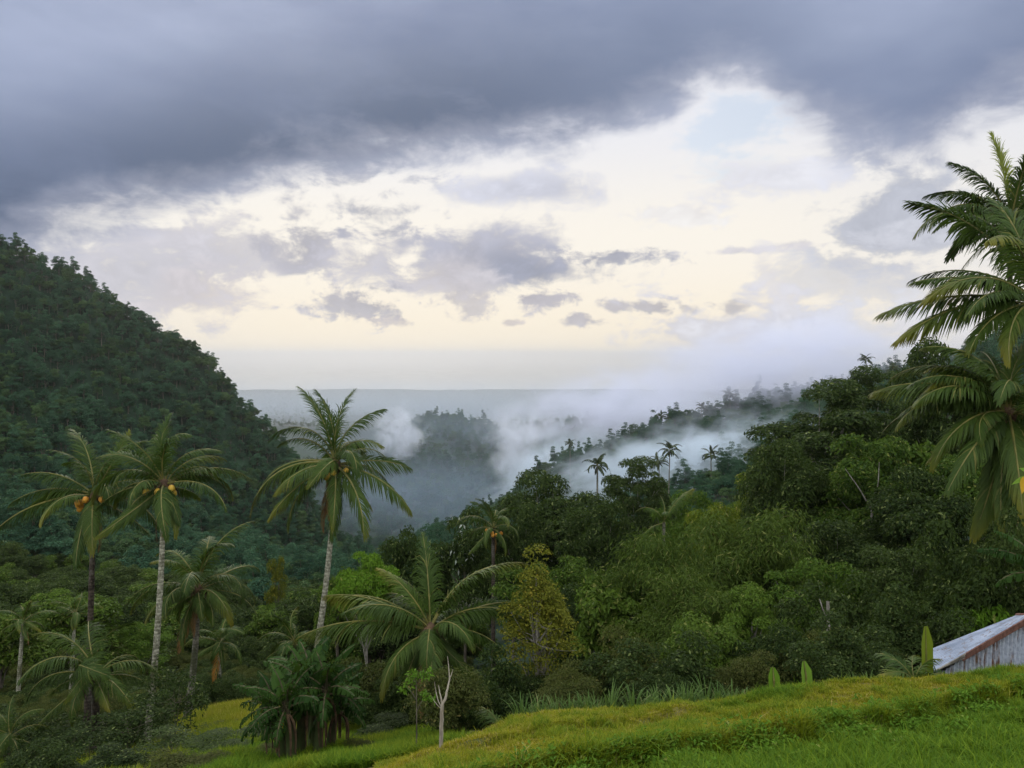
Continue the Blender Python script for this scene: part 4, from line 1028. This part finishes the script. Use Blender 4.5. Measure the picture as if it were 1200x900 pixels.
palm(345, 752, 50, 345, 50, 14, 'young palm in the valley left of the pale curved trunk', n=12, trunk='palm_dark', tr=0.2, dead=0, nl=44, group=g2, wid=0.08, stalks=False)
palm(578, 618, 55, 578, 48, 15, 'small palm with a reddish heart in front of the central trees', n=16, trunk='palm_dark', tr=0.2, dead=1, nl=44, nuts=5, nut='nut_orange', group='small palms in the central forest', wid=0.08, stalks=False)


def spec_lean(rng, L):
    D = [(170, 72, 90, 0.95), (10, 76, 40, 1.0), (190, 0, 90, 0.9), (100, 70, 60, 0.9), (-90, 60, 90, 0.7)]
    return [(R(a), R(e), R(d), L * l, 0.9) for a, e, d, l in D]


palm(778, 612, 58, 776, 52, 16, 'small sparse palm poking above the bamboo in the centre', trunk='palm_grey', tr=0.22, dead=0, specs=spec_lean, nl=44, group='small palms in the central forest', wid=0.09, stalks=False)
g3 = 'distant palms in the mist'
MISTY = 'small hazy palm silhouetted on the misty right ridge'
for i, (px, py, Y, Lp, bp, lab) in enumerate([
        (855, 462, 420, 11, 856, 'highest hazy palm on the misty right ridge'), (775, 488, 425, 9, 776, MISTY), (800, 493, 425, 9, 800, MISTY), (822, 477, 425, 10, 822, MISTY), (785, 491, 425, 8, 786, MISTY),
        (785, 527, 215, 18, 783, 'darker taller palm of the pair standing in the mist'), (772, 541, 220, 17, 774, 'paler shorter palm of the pair standing in the mist'), (833, 533, 225, 16, 834, 'lone pale palm in the mist right of the pair'),
        (1015, 421, 300, 12, 1016, 'faintest palm on the hazy hilltop beside the tallest tree'), (1047, 431, 290, 13, 1047, 'clearer palm on the hazy hilltop left of the right palms'),
        (668, 520, 330, 10, 668, 'hazy palm on the ridge above the broad central tree'), (700, 545, 120, 22, 700, 'misty palm behind the tall leafy central tree')]):
    palm(px, py, Y, bp, Lp, 30 + i, lab, n=15, trunk='palm_grey', tr=0.24, dead=0, nl=26, group=g3, mat='frond_far', wid=0.17, stalks=False)

# ------------------------------------------------------------------ banana plants
def banana_leaf(rng, az, e0, droop, L, wmax, mat, parent, origin, tears=10):
    n = 18; t = np.linspace(0, 1, n); e = e0 - droop * t ** 1.4
    path = np.concatenate([[[0, 0, 0]], np.cumsum(np.stack([np.cos(e), 0 * e, np.sin(e)], -1)[:-1] * (L / (n - 1)), 0)])
    mb = MB(); v, q = tube(path, np.linspace(0.032, 0.006, n), 5); mb.add(v, q, 1)
    nb = 40; edges = np.linspace(0.14, 1.0, nb)
    prof = lambda s: wmax * np.sin(np.clip((s - 0.12) / 0.88, 0, 1) ** 0.7 * pi) ** 0.55 + 0.01
    for sg in (-1, 1):
        cut = set(rng.choice(np.arange(2, nb - 2), tears, replace=False)); tilt = rng.normal() * 0.2 + 0.5; i = 0
        while i < nb - 1:
            j = i + 1
            while j < nb - 1 and j not in cut: j += 1
            s = edges[i:j + 1]
            if len(s) >= 2:
                b = np.stack([np.interp(s, t, path[:, k]) for k in range(3)], -1); el = np.interp(s, t, e)
                T = np.stack([np.cos(el), 0 * el, np.sin(el)], -1); N = np.stack([-np.sin(el), 0 * el, np.cos(el)], -1)
                tl = max(-0.2, tilt + rng.normal() * 0.32)
                d = np.array([0, sg, 0]) * cos(tl) + N * (0.25) + np.array([0, 0, -sin(tl)]) + T * 0.25; d = nrm(d)
                w = prof(s)[:, None]; f = np.linspace(0.03, -0.03, len(s))[:, None]
                o1 = b + d * w * 0.5 + N * 0.03; o2 = b + nrm(d + np.array([0, 0, -0.5])) * w + T * f
                V = np.concatenate([b, o1, o2]); k = len(s)
                Q = [[a, a + 1, k + a + 1, k + a] for a in range(k - 1)] + [[k + a, k + a + 1, 2 * k + a + 1, 2 * k + a] for a in range(k - 1)]
                mb.add(V, Q, 0)
            i = j
            tilt = tilt * 0.7 + 0.3 * (rng.normal() * 0.3 + 0.5)
    o = mb.build('leaf', [M[mat], M['banana_stem']], parent); o.rotation_euler = (0, 0, az); o.location = origin
    return o


def banana(px, Y, h, seed, label, nleaf=9, L=1.9, w=0.26, lean=(0, 0), yellow=0, r=0.11, group='banana plants of the dark clump', extra=5):
    rng = np.random.default_rng(seed); g = ground(px, Y)
    root = empty('banana_plant', g); tag(root, label, 'banana plant', group)
    top = np.array([lean[0], lean[1], h])
    b = MB(); b.add(*tube(bez((0, 0, -0.3), (0, 0, h * 0.5), top, 8), np.linspace(r * 1.25, r * 0.6, 8), 10)); b.build('stem', [M['banana_stem']], root, smooth=True)
    nleaf += extra
    for i in range(nleaf):
        f = i / max(1, nleaf - 1)
        m = 'leaf_banana_yellow' if i == nleaf - 2 and yellow else 'leaf_banana'
        o = banana_leaf(rng, i * 2.4 + rng.normal() * 0.3, R(80) - f * R(85) + rng.normal() * 0.1, R(55) + f * R(35), L * rng.uniform(0.8, 1.1) * (0.5 if m != 'leaf_banana' else 1), w * rng.uniform(0.8, 1.15), m, root, tuple(top + (0, 0, -0.12 * f)), tears=int(rng.integers(10, 26)))
        if m == 'leaf_banana_yellow': o['label'] = 'yellowed banana leaf'
    b = MB()
    for i in range(7):
        az = rng.uniform(0, 6.28); b.add(*tube(bez(top + (0, 0, -0.2), top + (cos(az) * 0.3, sin(az) * 0.3, -0.3), top * np.array([1, 1, 0.25]) + (cos(az) * 0.22, sin(az) * 0.22, 0), 6), np.linspace(0.05, 0.015, 6), 5))
    b.build('dry_leaf_skirt', [M['husk']], root)
    return root


banana(352, 18.5, 1.9, 1, 'tallest banana plant in the middle of the clump', 10, 1.35, 0.24, (0.1, 0))
banana(372, 18.2, 1.75, 2, 'banana plant at the right of the clump touching the palm fronds', 9, 1.3, 0.24, (0.2, 0.1))
banana(331, 18.0, 1.35, 3, 'leftmost banana plant of the clump, leaning over the grass', 10, 1.2, 0.22, (-0.15, 0), yellow=1)
banana(342, 17.6, 1.5, 4, 'front banana plant of the clump', 8, 1.2, 0.22, (-0.1, -0.1))
banana(386, 19.0, 1.3, 5, 'shortest banana plant behind the right of the clump', 8, 1.2, 0.22, (0.25, 0))
banana(366, 19.4, 2.0, 6, 'rear banana plant of the clump', 8, 1.3, 0.24, (-0.05, 0.2))
banana(1222, 20, 3.2, 7, 'banana plant at the right edge showing one broad leaf above the shed', 7, 1.6, 0.28, (0, 0), group='banana plant by the shed')


# upright broad leaves and shoots along the crest
def upright_leaf(px, Y, h, w, label, mat='leaf_fresh', yaw=0.0, lean=0.1):
    g = ground(px, Y); root = empty('young_banana_shoot', g, yaw); tag(root, label, 'banana shoot', 'young banana shoots on the crest')
    n = 12; t = np.linspace(0, 1, n); V = []; Q = []
    for k in range(n):
        ww = w * 0.5 * min(1, 0.35 + t[k] * 4) * (1 if t[k] < 0.75 else max(0.25, 1 - (t[k] - 0.75) * 2.6))
        for j, s in enumerate((-1, -0.5, 0, 0.5, 1)):
            V.append([s * ww, lean * t[k] ** 2 - 0.35 * ww * abs(s) ** 1.5, -0.05 + h * t[k]])
    for k in range(n - 1):
        for j in range(4): a = k * 5 + j; Q.append([a, a + 1, a + 6, a + 5])
    b = MB(); b.add(V, Q); b.build('leaf', [M[mat]], root)
    b = MB(); b.add(*tube([[0, 0.01, -0.2], [0, 0.015, h * 0.5], [0, lean * 0.9, h * 0.95]], [0.03, 0.02, 0.006], 6)); b.build('stem', [M['rachis']], root)
    return root


upright_leaf(907, 14.6, 0.55, 0.22, 'pale ribbed upright leaf standing on the grass crest, left of the green one', 'leaf_bright')
upright_leaf(945, 14.6, 0.62, 0.24, 'bright green upright leaf standing on the grass crest', 'leaf_fresh', 0.3)
upright_leaf(1085, 14.8, 1.15, 0.24, 'tall yellow green furled leaf beside the tin shed', 'leaf_lime', 0.1, 0.05)


def shoot_rosette(px, Y, n, L, seed, label, mat='frond'):
    rng = np.random.default_rng(seed); root = empty('young_palm', ground(px, Y)); tag(root, label, 'palm seedling', 'palm seedlings')
    for i in range(n):
        frond(rng, i * 2.4, R(75) - R(50) * i / n, R(75), L * rng.uniform(0.8, 1.1), 0.5, 26, lmax=1.5, mat=mat, parent=root, wid=0.14)
    return root


shoot_rosette(1072, 14.7, 9, 0.95, 3, 'low fan of pale palm fronds left of the tin shed')
shoot_rosette(592, 17, 10, 1.2, 4, 'young palm in the undergrowth below the yellow tree')

# ------------------------------------------------------------------ tin shed
def build_shed():
    mt, nt, out = new_mat('corrugated_tin')
    tc = nt.nodes.new('ShaderNodeTexCoord').outputs['Object']
    n = noise(nt, mapping(nt, tc, (1, 1, 0.35)), 3.0, 6, 0.65); n2 = noise(nt, tc, 14, 4, 0.6); n3 = noise(nt, mapping(nt, tc, (3.2, 3.2, 0.5), (2.3, 0, 0)), 1.6, 6, 0.7)
    c = mixc(nt, n2.smooth(0.3, 0.7), (0.27, 0.30, 0.36), (0.44, 0.48, 0.55))
    c = mixc(nt, n.smooth(0.55, 0.75) * 0.5, c, (0.14, 0.15, 0.17))
    c = mixc(nt, n3.smooth(0.50, 0.60), c, mixc(nt, n2.smooth(0.35, 0.65), (0.09, 0.045, 0.03), (0.22, 0.13, 0.085)))
    p = nt.nodes.new('ShaderNodeBsdfPrincipled'); nt.links.new(c, p.inputs['Base Color'])
    p.inputs['Metallic'].default_value = 0.1; p.inputs['Roughness'].default_value = 0.5
    nt.links.new(p.outputs[0], out.inputs[0])
    mr = noise_mat('rusty_barge_board', (0.075, 0.035, 0.025), (0.14, 0.07, 0.05), (3, 3, 1), 4)
    mr2, nt, out = new_mat('roof_tin')
    tc = nt.nodes.new('ShaderNodeTexCoord').outputs['Object']
    n = noise(nt, tc, 2.2, 6, 0.6); n2 = noise(nt, mapping(nt, tc, (1, 1, 1), (4, 2, 1)), 7, 5, 0.65)
    c = mixc(nt, n.smooth(0.35, 0.65), (0.11, 0.14, 0.19), (0.22, 0.26, 0.33)); c = mixc(nt, n2.smooth(0.54, 0.64) * 0.8, c, (0.10, 0.075, 0.065))
    p = nt.nodes.new('ShaderNodeBsdfPrincipled'); nt.links.new(c, p.inputs['Base Color']); p.inputs['Metallic'].default_value = 0.3; p.inputs['Roughness'].default_value = 0.42
    nt.links.new(p.outputs[0], out.inputs[0])
    A = P(1094, 790, 15.8); B = P(1208, 724, 15.8); A2 = P(1093, 762, 17.1); B2 = P(1192, 724, 17.0)
    base = np.array([B[0], 16.4, B[2] - 2.4]); root = empty('tin_shed', base)
    tag(root, 'small shed of rusty corrugated tin half hidden behind the grass crest', 'shed')
    A, B, A2, B2 = (q - base for q in (A, B, A2, B2))
    C = 2 * np.array([B[0], 0, 0]) + np.array([-A[0], A[1], A[2]]); C2 = C + (B2 - B) * 1.0
    def sheet(p0, p1, q0, q1, waves, amp, lift, rows=10):
        """corrugated sheet: waves run across p0 to p1, ribs run from the p line to the q line; a real thickness"""
        n = waves * 8; u = np.linspace(0, 1, n + 1)[None, :, None]; v = np.linspace(0, 1, rows)[:, None, None]
        X = (1 - v) * ((1 - u) * p0 + u * p1) + v * ((1 - u) * q0 + u * q1)
        nn = nrm(np.cross(p1 - p0, q0 - p0)); nn = nn if nn[2] > 0 or abs(nn[2]) < 0.2 and nn[1] < 0 else -nn
        X = X + nn * (lift + amp * np.sin(u * waves * 2 * pi))
        Xb = X - nn * 0.006; m = n + 1
        i = np.arange(rows - 1)[:, None] * m; j = np.arange(n)[None]
        Q = np.stack([i + j, i + j + 1, i + m + j + 1, i + m + j], -1).reshape(-1, 4)
        return np.concatenate([X.reshape(-1, 3), Xb.reshape(-1, 3)]), np.concatenate([Q, Q + rows * m])
    # gable wall facing the viewer: two corrugated halves with vertical ribs
    dn = np.array([0, 0, -1.0])
    b = MB(); lo = A[2] - 1.3
    for (p, q) in ((A + (0.12, 0.02, -0.06), B), (B, C + (-0.12, 0.02, -0.06))):
        s = p + np.array([0, 0.10, -0.03]); e = q + np.array([0, 0.10, -0.03])
        b.add(*sheet(s, e, np.array([s[0], s[1], lo]), np.array([e[0], e[1], lo]), 22, 0.022, 0.0, 14))
    b.build('gable_wall', [mt], root, smooth=True)
    b = MB(); back = np.array([A2[0] + 0.1, A2[1] - 0.1, A2[2]])
    s0 = A + (0.14, 0.12, -0.06)
    b.add(*sheet(s0, back, np.array([s0[0], s0[1], lo]), np.array([back[0], back[1], lo]), 16, 0.014, 0))
    c0 = C + (-0.14, 0.12, -0.06); c1 = C2 + (-0.1, -0.1, -0.1)
    b.add(*sheet(c0, c1, np.array([c0[0], c0[1], lo]), np.array([c1[0], c1[1], lo]), 16, 0.014, 0))
    b.add(*sheet(back, c1, np.array([back[0], back[1], lo]), np.array([c1[0], c1[1], lo]), 30, 0.014, 0))
    b.build('side_wall', [mt], root, smooth=True)
    b = MB(); ov = nrm(A - B) * 0.05
    b.add(*sheet(A + ov, A2 + ov, B, B2, 14, 0.022, 0.045, 12)); rf = b.build('roof', [mr2], root, smooth=True)
    b = MB(); b.add(*sheet(C - ov * 0, C2, B + (0.01, 0, 0), B2 + (0.01, 0, 0), 14, 0.013, 0.045, 12)); b.build('roof', [mr2], root, smooth=True)
    # barge boards
    for (p, q) in ((A + 0.28 * (B - A), B), (C + 0.28 * (B - C), B)):
        d = q - p; L = np.linalg.norm(d); d = d / L; u = np.array([0, 1.0, 0]); w = np.cross(d, u)
        v, f = box((p + q) / 2 + np.array([0, -0.02, 0.0]), (L / 2, 0.018, 0.055), np.stack([d, u, w], 1)); b = MB(); b.add(v, f); b.build('barge_board', [mr], root)
    # bamboo battens at the low eave
    b = MB()
    for k in range(3): b.add(*tube([A + (-0.05 + 0.10 * k, 0.02, 0.02 + 0.05 * k), A + (0.62, -0.03 - 0.02 * k, 0.36 + 0.05 * k)], 0.015, 6))
    b.build('bamboo_batten', [M['bark_pale']], root, smooth=True)
    b = MB(); b.add(*tube([B + (0, -0.02, 0.05), B2 + (0, 0, 0.06)], 0.045, 8)); b.build('ridge_cap', [mr], root, smooth=True)


build_shed()

# ------------------------------------------------------------------ bare stems and small plants
def bare_tree(px, Y, h, seed, label, mat='bark_white', r=0.05, forks=(), name='bare_sapling', leafy=0, cat='sapling'):
    rng = np.random.default_rng(seed); root = empty(name, ground(px, Y)); tag(root, label, cat)
    tr = MB(); pts = []
    for (p0, pm, p1, r0, r1) in forks:
        pa = bez(p0, pm, p1, 10); pa[1:-1] += rng.normal(size=(8, 3)) * r0 * 0.15
        tr.add(*tube(pa, np.linspace(r0, r1, 10), 8)); pts.append(pa[-1])
    tr.build('trunk', [M[mat]], root, smooth=True)
    if leafy:
        cs = np.array(pts); lv, lq = clump_leaves(rng, np.repeat(cs, 2, 0) + rng.normal(size=(2 * len(cs), 3)) * 0.06, 0.12, leafy, 0.09, 0.9, 0.45, 0.3)
        b = MB(); b.add(lv, lq); b.build('foliage', [M['leaf_bright']], root)
    return root


bare_tree(517, 11.4, 1.3, 1, 'bare forked white sapling in front of the short palm', forks=[((0, 0, -0.3), (0.0, 0, 0.4), (0.02, 0, 0.68), 0.034, 0.028), ((0.02, 0, 0.66), (0.08, 0, 0.80), (0.14, 0, 1.12), 0.024, 0.010), ((0.02, 0, 0.66), (0.0, 0, 0.8), (-0.04, 0, 0.98), 0.016, 0.006),
          ((0.0, 0, 0.66), (-0.06, 0, 0.72), (-0.10, 0.02, 1.02), 0.010, 0.004), ((0.13, 0, 1.08), (0.12, 0, 1.25), (0.10, 0, 1.42), 0.010, 0.004), ((0, 0, 0.62), (-0.06, 0, 0.66), (-0.14, 0, 0.80), 0.007, 0.003), ((0.14, 0, 1.1), (0.17, 0, 1.16), (0.18, 0, 1.22), 0.008, 0.004)], leafy=0)
bare_tree(488, 15, 1.6, 2, 'thin upright sapling with a few bright leaves left of the bare sapling', mat='bark', forks=[((0, 0, -0.2), (0.02, 0, 0.9), (0, 0, 1.75), 0.018, 0.006), ((0, 0, 0.9), (0.05, 0, 1.1), (0.14, 0, 1.2), 0.008, 0.004), ((0, 0, 1.2), (-0.1, 0, 1.4), (-0.22, 0, 1.5), 0.008, 0.004), ((0, 0, 1.5), (0.1, 0, 1.6), (0.12, 0, 1.7), 0.007, 0.004)], leafy=34)
g = ground(966, 20); hh = float(P(966, 705, 20)[2] - g[2])
bare_tree(968, 20, 2, 3, 'bleached dead trunk standing above the brownish shrub', mat='bark_pale', r=0.06, name='dead_tree', cat='dead tree', forks=[((0, 0, -0.2), (0.05, 0, hh * 0.5), (0, 0, hh), 0.06, 0.04), ((0.02, 0, hh * 0.82), (-0.12, 0, hh * 0.92), (-0.22, 0, hh * 1.02), 0.03, 0.01)])
g = ground(1020, 48); hh = float(P(1020, 590, 48)[2] - g[2])
bare_tree(1019, 48, 2, 4, 'slim pale trunk with two long bare limbs in the right forest', mat='bark_pale', name='bare_tree', cat='bare tree', forks=[((0, 0, -0.2), (0.1, 0, hh * 0.5), (0, 0, hh), 0.13, 0.07), ((0, 0, hh * 0.95), (-0.9, -0.3, hh + 1.0), (-2.0, -0.6, hh + 2.3), 0.05, 0.02),
          ((0, 0, hh * 0.62), (-1.6, -0.4, hh * 0.64), (-3.2, -0.8, hh * 0.80), 0.045, 0.015), ((0, 0, hh * 0.9), (0.4, 0, hh + 0.8), (0.5, 0.2, hh + 2.6), 0.05, 0.015)])
for i, (px, Y, yt_, lab) in enumerate([(918, 150, 530, 'leafless dead tree standing in the mist beside the tallest tree'), (893, 170, 535, 'smaller leafless tree in the mist')]):
    g = ground(px, Y); hh = float(P(px, yt_, Y)[2] - g[2])
    bare_tree(px, Y, 2, 8 + i, lab, mat='bark', name='bare_tree', cat='bare tree', forks=[((0, 0, 0), (0.2, 0, hh * 0.5), (0, 0, hh), 0.22, 0.05)] + [((0, 0, hh * f), (s * 0.8, 0, hh * f + 0.5), (s * 1.5, 0.3, hh * f + 1.6), 0.08, 0.02) for f, s in ((0.55, 1), (0.66, -1), (0.75, 0.8), (0.84, -0.7), (0.9, 0.5))])


def edge_sprig():
    rng = np.random.default_rng(4); Y = 8.0
    root = empty('leafy_sapling', ground(1215, Y)); tag(root, 'sapling at the right edge with one yellow leaf among green', 'sapling')
    g0 = ground(1215, Y); top = P(1212, 560, Y) - g0
    b = MB(); b.add(*tube(bez((0, 0, -0.2), top * 0.5 + (0.1, 0, 0), top, 10), np.linspace(0.03, 0.008, 10), 6)); b.build('stem', [M['rachis']], root, smooth=True)
    def lf(p, d, l, w, m):
        d = nrm(np.asarray(d, float)); s = nrm(np.cross(d, [0.1, -0.9, 0.5])); n = 7; t = np.linspace(0, 1, n); ww = np.sin(t ** 0.75 * pi) * w * 0.5
        mid = np.asarray(p) + d * (t * l)[:, None] + np.array([0, 0, -0.25 * l]) * (t ** 2)[:, None]
        V = np.concatenate([mid - s * ww[:, None] + (0, 0, 0.008), mid, mid + s * ww[:, None] + (0, 0, 0.008)])
        Q = [[k * n + a, k * n + a + 1, (k + 1) * n + a + 1, (k + 1) * n + a] for k in range(2) for a in range(n - 1)]
        b = MB(); b.add(V, Q); return b.build('leaf', [M[m]], root)
    lf(top + (-0.04, 0, 0), (-1, 0, -0.15), 0.20, 0.06, 'leaf_fresh'); lf(top + (-0.02, 0, 0.03), (-0.8, 0, 0.6), 0.18, 0.06, 'leaf_fresh')
    lf(top + (-0.10, -0.02, 0.02), (-0.25, 0, -1), 0.16, 0.09, 'leaf_banana_yellow')['label'] = 'yellow leaf'
    lf(top, (0.5, 0.3, 0.7), 0.2, 0.06, 'leaf_fresh'); lf(top, (0.9, 0, 0), 0.2, 0.06, 'leaf_fresh')


edge_sprig()

# ------------------------------------------------------------------ grass
def grass_mat(name, lush, dry, straw):
    m, nt, out = new_mat(name)
    rnd = E(nt, nt.nodes.new('ShaderNodeNewGeometry').outputs['Random Per Island'])
    an = nt.nodes.new('ShaderNodeAttribute'); an.attribute_name = 'dry'; a = E(nt, an.outputs['Fac'])
    c = mixc(nt, (a + (rnd - 0.5) * 0.35).clamp(), mixc(nt, rnd, lush, tuple(k * 1.7 for k in lush)), mixc(nt, rnd, dry, tuple(k * 1.5 for k in dry)))
    c = mixc(nt, (a * 0.30 + rnd).smooth(1.05, 1.2), c, straw)
    p = nt.nodes.new('ShaderNodeBsdfPrincipled'); nt.links.new(c, p.inputs['Base Color']); p.inputs['Roughness'].default_value = 0.6; p.inputs['Specular IOR Level'].default_value = 0.08
    t = nt.nodes.new('ShaderNodeBsdfTranslucent'); nt.links.new(c, t.inputs[0]); mx = nt.nodes.new('ShaderNodeMixShader'); mx.inputs[0].default_value = 0.35
    nt.links.new(p.outputs[0], mx.inputs[1]); nt.links.new(t.outputs[0], mx.inputs[2]); nt.links.new(mx.outputs[0], out.inputs[0])
    return m


M['grass'] = grass_mat('grass', (0.052, 0.108, 0.006), (0.195, 0.18, 0.008), (0.34, 0.27, 0.08))
M['reed'] = leaf_mat('reed', (0.05, 0.10, 0.025), (0.12, 0.19, 0.045), (0.2, 0.2, 0.08), 0.93, trans=0.35, rough=0.45)


def blades(rng, base, h, w, dry, bend=0.5, lean_dir=None):
    n = len(base); a = rng.uniform(0, 2 * pi, n); d = np.stack([np.cos(a), np.sin(a), 0 * a], -1)
    s = np.stack([-np.sin(a + rng.normal(size=n)), np.cos(a), 0 * a], -1); s = nrm(s)
    b = (bend * rng.uniform(0.3, 1.5, n))[:, None]; h = h[:, None]; w = w[:, None]; up = np.array([0, 0, 1.0])
    m1 = base + up * h * 0.55 + d * h * b * 0.3; tip = base + up * h * (1 - 0.25 * b) + d * h * b * 1.0
    V = np.stack([base - s * w * 0.5, base + s * w * 0.5, m1 - s * w * 0.4, m1 + s * w * 0.4, tip - s * w * 0.05, tip + s * w * 0.05], 1).reshape(-1, 3)
    Q = (np.arange(n)[:, None, None] * 6 + np.array([[0, 1, 3, 2], [2, 3, 5, 4]])[None]).reshape(-1, 4)
    return V, Q, np.repeat(dry, 6)


def build_grass():
    rng = np.random.default_rng(9)
    # bank in front of the viewer
    n = 330000; Y = np.sqrt(rng.uniform(7.6 ** 2, 15.2 ** 2, n)); px = rng.uniform(440, 1290, n)
    G = ground(px, Y); keep = g_py(px, Y) < 940; px, Y, G = px[keep], Y[keep], G[keep]
    ledge = np.interp(px, LEDGE_PX, LEDGE_Y)
    lush = 1 / (1 + np.exp((Y - ledge - 0.35 + 0.5 * wob(G[:, 0], G[:, 1], 0.9)) / 0.28))            # below the ledge: long green grass
    patch = (vnoise(G[:, 0], G[:, 1], 0.8, 1) - 0.5) * 1.1 + (vnoise(G[:, 0], G[:, 1], 0.22, 2) - 0.5) * 0.9 + (vnoise(G[:, 0], G[:, 1], 0.09, 3) - 0.5) * 0.6
    leftdry = np.clip((760 - px) / 260, 0, 1) * 0.35
    dry = np.clip((1 - lush) * (0.58 + 0.75 * patch + leftdry) + lush * 0.06, 0, 1)
    far = np.clip((Y - 12.8) / 1.6, 0, 1)
    h = (1 - lush) * rng.uniform(0.035, 0.10, len(px)) * np.clip(1 - 1.1 * patch, 0.35, 2.2) + lush * rng.uniform(0.06, 0.18, len(px)) * np.clip(1 + 1.0 * patch, 0.3, 2.2)
    tall = (rng.uniform(size=len(px)) < 0.012 + 0.015 * lush); h = np.where(tall, h * 1.9, h)
    edge = np.abs(Y - ledge - 0.1) < 0.22; h = np.where(edge, h * 1.7, h)
    w = rng.uniform(0.006, 0.013, len(px)) * (1 + 0.35 * lush)
    thin = (rng.uniform(size=len(px)) < np.clip(1.1 - 1.6 * np.clip(patch - 0.35, 0, 1), 0.15, 1))
    V, Q, A = blades(rng, G[thin], h[thin], w[thin], dry[thin], 0.7)
    o = add_mesh('grass', V, Q, [M['grass']], attrs={'dry': A}); tag(o, 'yellow green mown grass covering the bank in the lower right', 'grass', kind='stuff')
    # terraces below on the left
    Vs = []; n0 = 0; parts = []
    for (px0, px1, Y0, Y1, k, hh, dr) in ((365, 545, 14.5, 24, 90000, (0.12, 0.35), 0.12), (-60, 375, 15, 22.5, 110000, (0.15, 0.4), 0.2), (205, 345, 27, 42, 90000, (0.25, 0.6), 0.62), (-80, 380, 22, 31, 90000, (0.2, 0.55), 0.30), (380, 480, 24, 34, 40000, (0.2, 0.5), 0.15)):
        Y = np.sqrt(rng.uniform(Y0 ** 2, Y1 ** 2, k)); px = rng.uniform(px0, px1, k); G = ground(px, Y)
        pt = wob(G[:, 0], G[:, 1], 1.3)
        parts.append(blades(rng, G, rng.uniform(hh[0], hh[1], k) * (1 + 0.25 * pt), rng.uniform(0.012, 0.028, k), np.clip(dr + 0.3 * pt, 0, 1), 0.6))
    V = np.concatenate([p[0] for p in parts]); A = np.concatenate([p[2] for p in parts]); Qs = []; o_ = 0
    for p in parts: Qs.append(p[1] + o_); o_ += len(p[0])
    o = add_mesh('grass', V, np.concatenate(Qs), [M['grass']], attrs={'dry': A}); tag(o, 'long grass on the lower terraces among palms and banana plants', 'grass', kind='stuff')
    # broad weeds in the lush part
    k = 2600; px = rng.uniform(560, 1280, k); Y = np.interp(px, LEDGE_PX, LEDGE_Y) + rng.normal(size=k) * 0.55 - 0.25; G = ground(px, Y)
    cl = wob(G[:, 0], G[:, 1], 0.35) > 0.1; G = G[cl]
    idx = np.repeat(np.arange(len(G)), 7); nor = nrm(rng.normal(size=(len(idx), 3)) * 0.5 + np.array([0, -0.2, 1]))
    pos = G[idx] + rng.normal(size=(len(idx), 3)) * np.array([0.05, 0.05, 0.03]) + np.array([0, 0, 0.12])
    V, Q = leaves(rng, pos, nor, 0.075, 0.4, 0.3)
    o = add_mesh('weeds', V, Q, [M['leaf_bright']]); tag(o, 'small broad leaved weeds along the grassy step of the bank', 'weeds', kind='stuff')


build_grass()


def grass_tuft(px, Y, h, seed, label, n=46, proto={}):
    rng = np.random.default_rng(seed)
    a = rng.uniform(0, 2 * pi, n); base = np.stack([np.cos(a), np.sin(a), 0 * a], -1) * rng.uniform(0, 0.12, n)[:, None]
    V = []; Q = []
    mb = MB()
    for i in range(n):
        d = np.array([cos(a[i]), sin(a[i]), 0]); hh = h * rng.uniform(0.45, 1.05); b = rng.uniform(0.15, 0.75)
        p = bez(base[i] - (0, 0, 0.05), base[i] + d * hh * b * 0.25 + (0, 0, hh * 0.75), base[i] + d * hh * b + (0, 0, hh * (1.0 - 0.35 * b)), 6)
        s = np.array([-d[1], d[0], 0]) * 1.0; w = np.array([0.6, 1, 1, 0.8, 0.5, 0.05])[:, None] * 0.011
        mb.add(np.stack([p - s * w, p + s * w], 1).reshape(-1, 3), [[2 * k, 2 * k + 1, 2 * k + 3, 2 * k + 2] for k in range(5)])
    o = mb.build('grass_tuft', [M['reed']]); o.location = ground(px, Y)
    tag(o, label, 'grass tuft', 'tall grass tufts along the crest')
    return o


tr_ = np.random.default_rng(3)
TUFT_POS = [612, 622, 634, 645, 656, 668, 682, 700, 716, 735, 742, 758, 772, 790, 806, 815, 828, 842, 858, 874, 628, 650, 690, 726, 800, 1000, 1018, 1040]
for i, px in enumerate(TUFT_POS):
    tall = 0.75 if i % 4 == 0 else 0.5
    lab = 'tall pale green grass tuft on the crest below the yellow tree' if px < 720 else ('tall pale green grass tuft on the crest below the round shrub' if px < 900 else 'grass tuft on the crest left of the tin shed')
    grass_tuft(px, 14.5 + tr_.uniform(-0.1, 0.8), tall * tr_.uniform(0.7, 1.2), 200 + i, lab)

# undergrowth filling the floor of the near forest
def undergrowth():
    rng = np.random.default_rng(55)
    pts = np.concatenate([scatter(rng, 560, 1330, 17, 62, 1.25), scatter(rng, -80, 560, 42, 70, 1.7), scatter(rng, -60, 200, 30, 44, 1.7), scatter(rng, -90, 560, 70, 135, 2.4), scatter(rng, 385, 560, 24, 44, 1.7)])
    sel = ~((pts[:, 0] > 1040) & (pts[:, 1] < 20)); pts = pts[sel]
    G = ground(pts[:, 0], pts[:, 1]); n = len(pts)
    cr = [c for c in sd.children if c.name.startswith('crown')][0]; cr2 = [c for c in sb.children if c.name.startswith('crown')][0]
    gn_forest('undergrowth', G, rng.integers(0, 2, n), rng.uniform(0, 6.28, n), rng.uniform(0.3, 0.65, n) * np.where(pts[:, 1] > 70, 1.7, 1.0), [cr, cr2], 'dark leafy undergrowth covering the forest floor', 'undergrowth')


undergrowth()
for o in list(bpy.data.objects):
    for k in ('H', 'cr'):
        if k in o.keys(): del o[k]
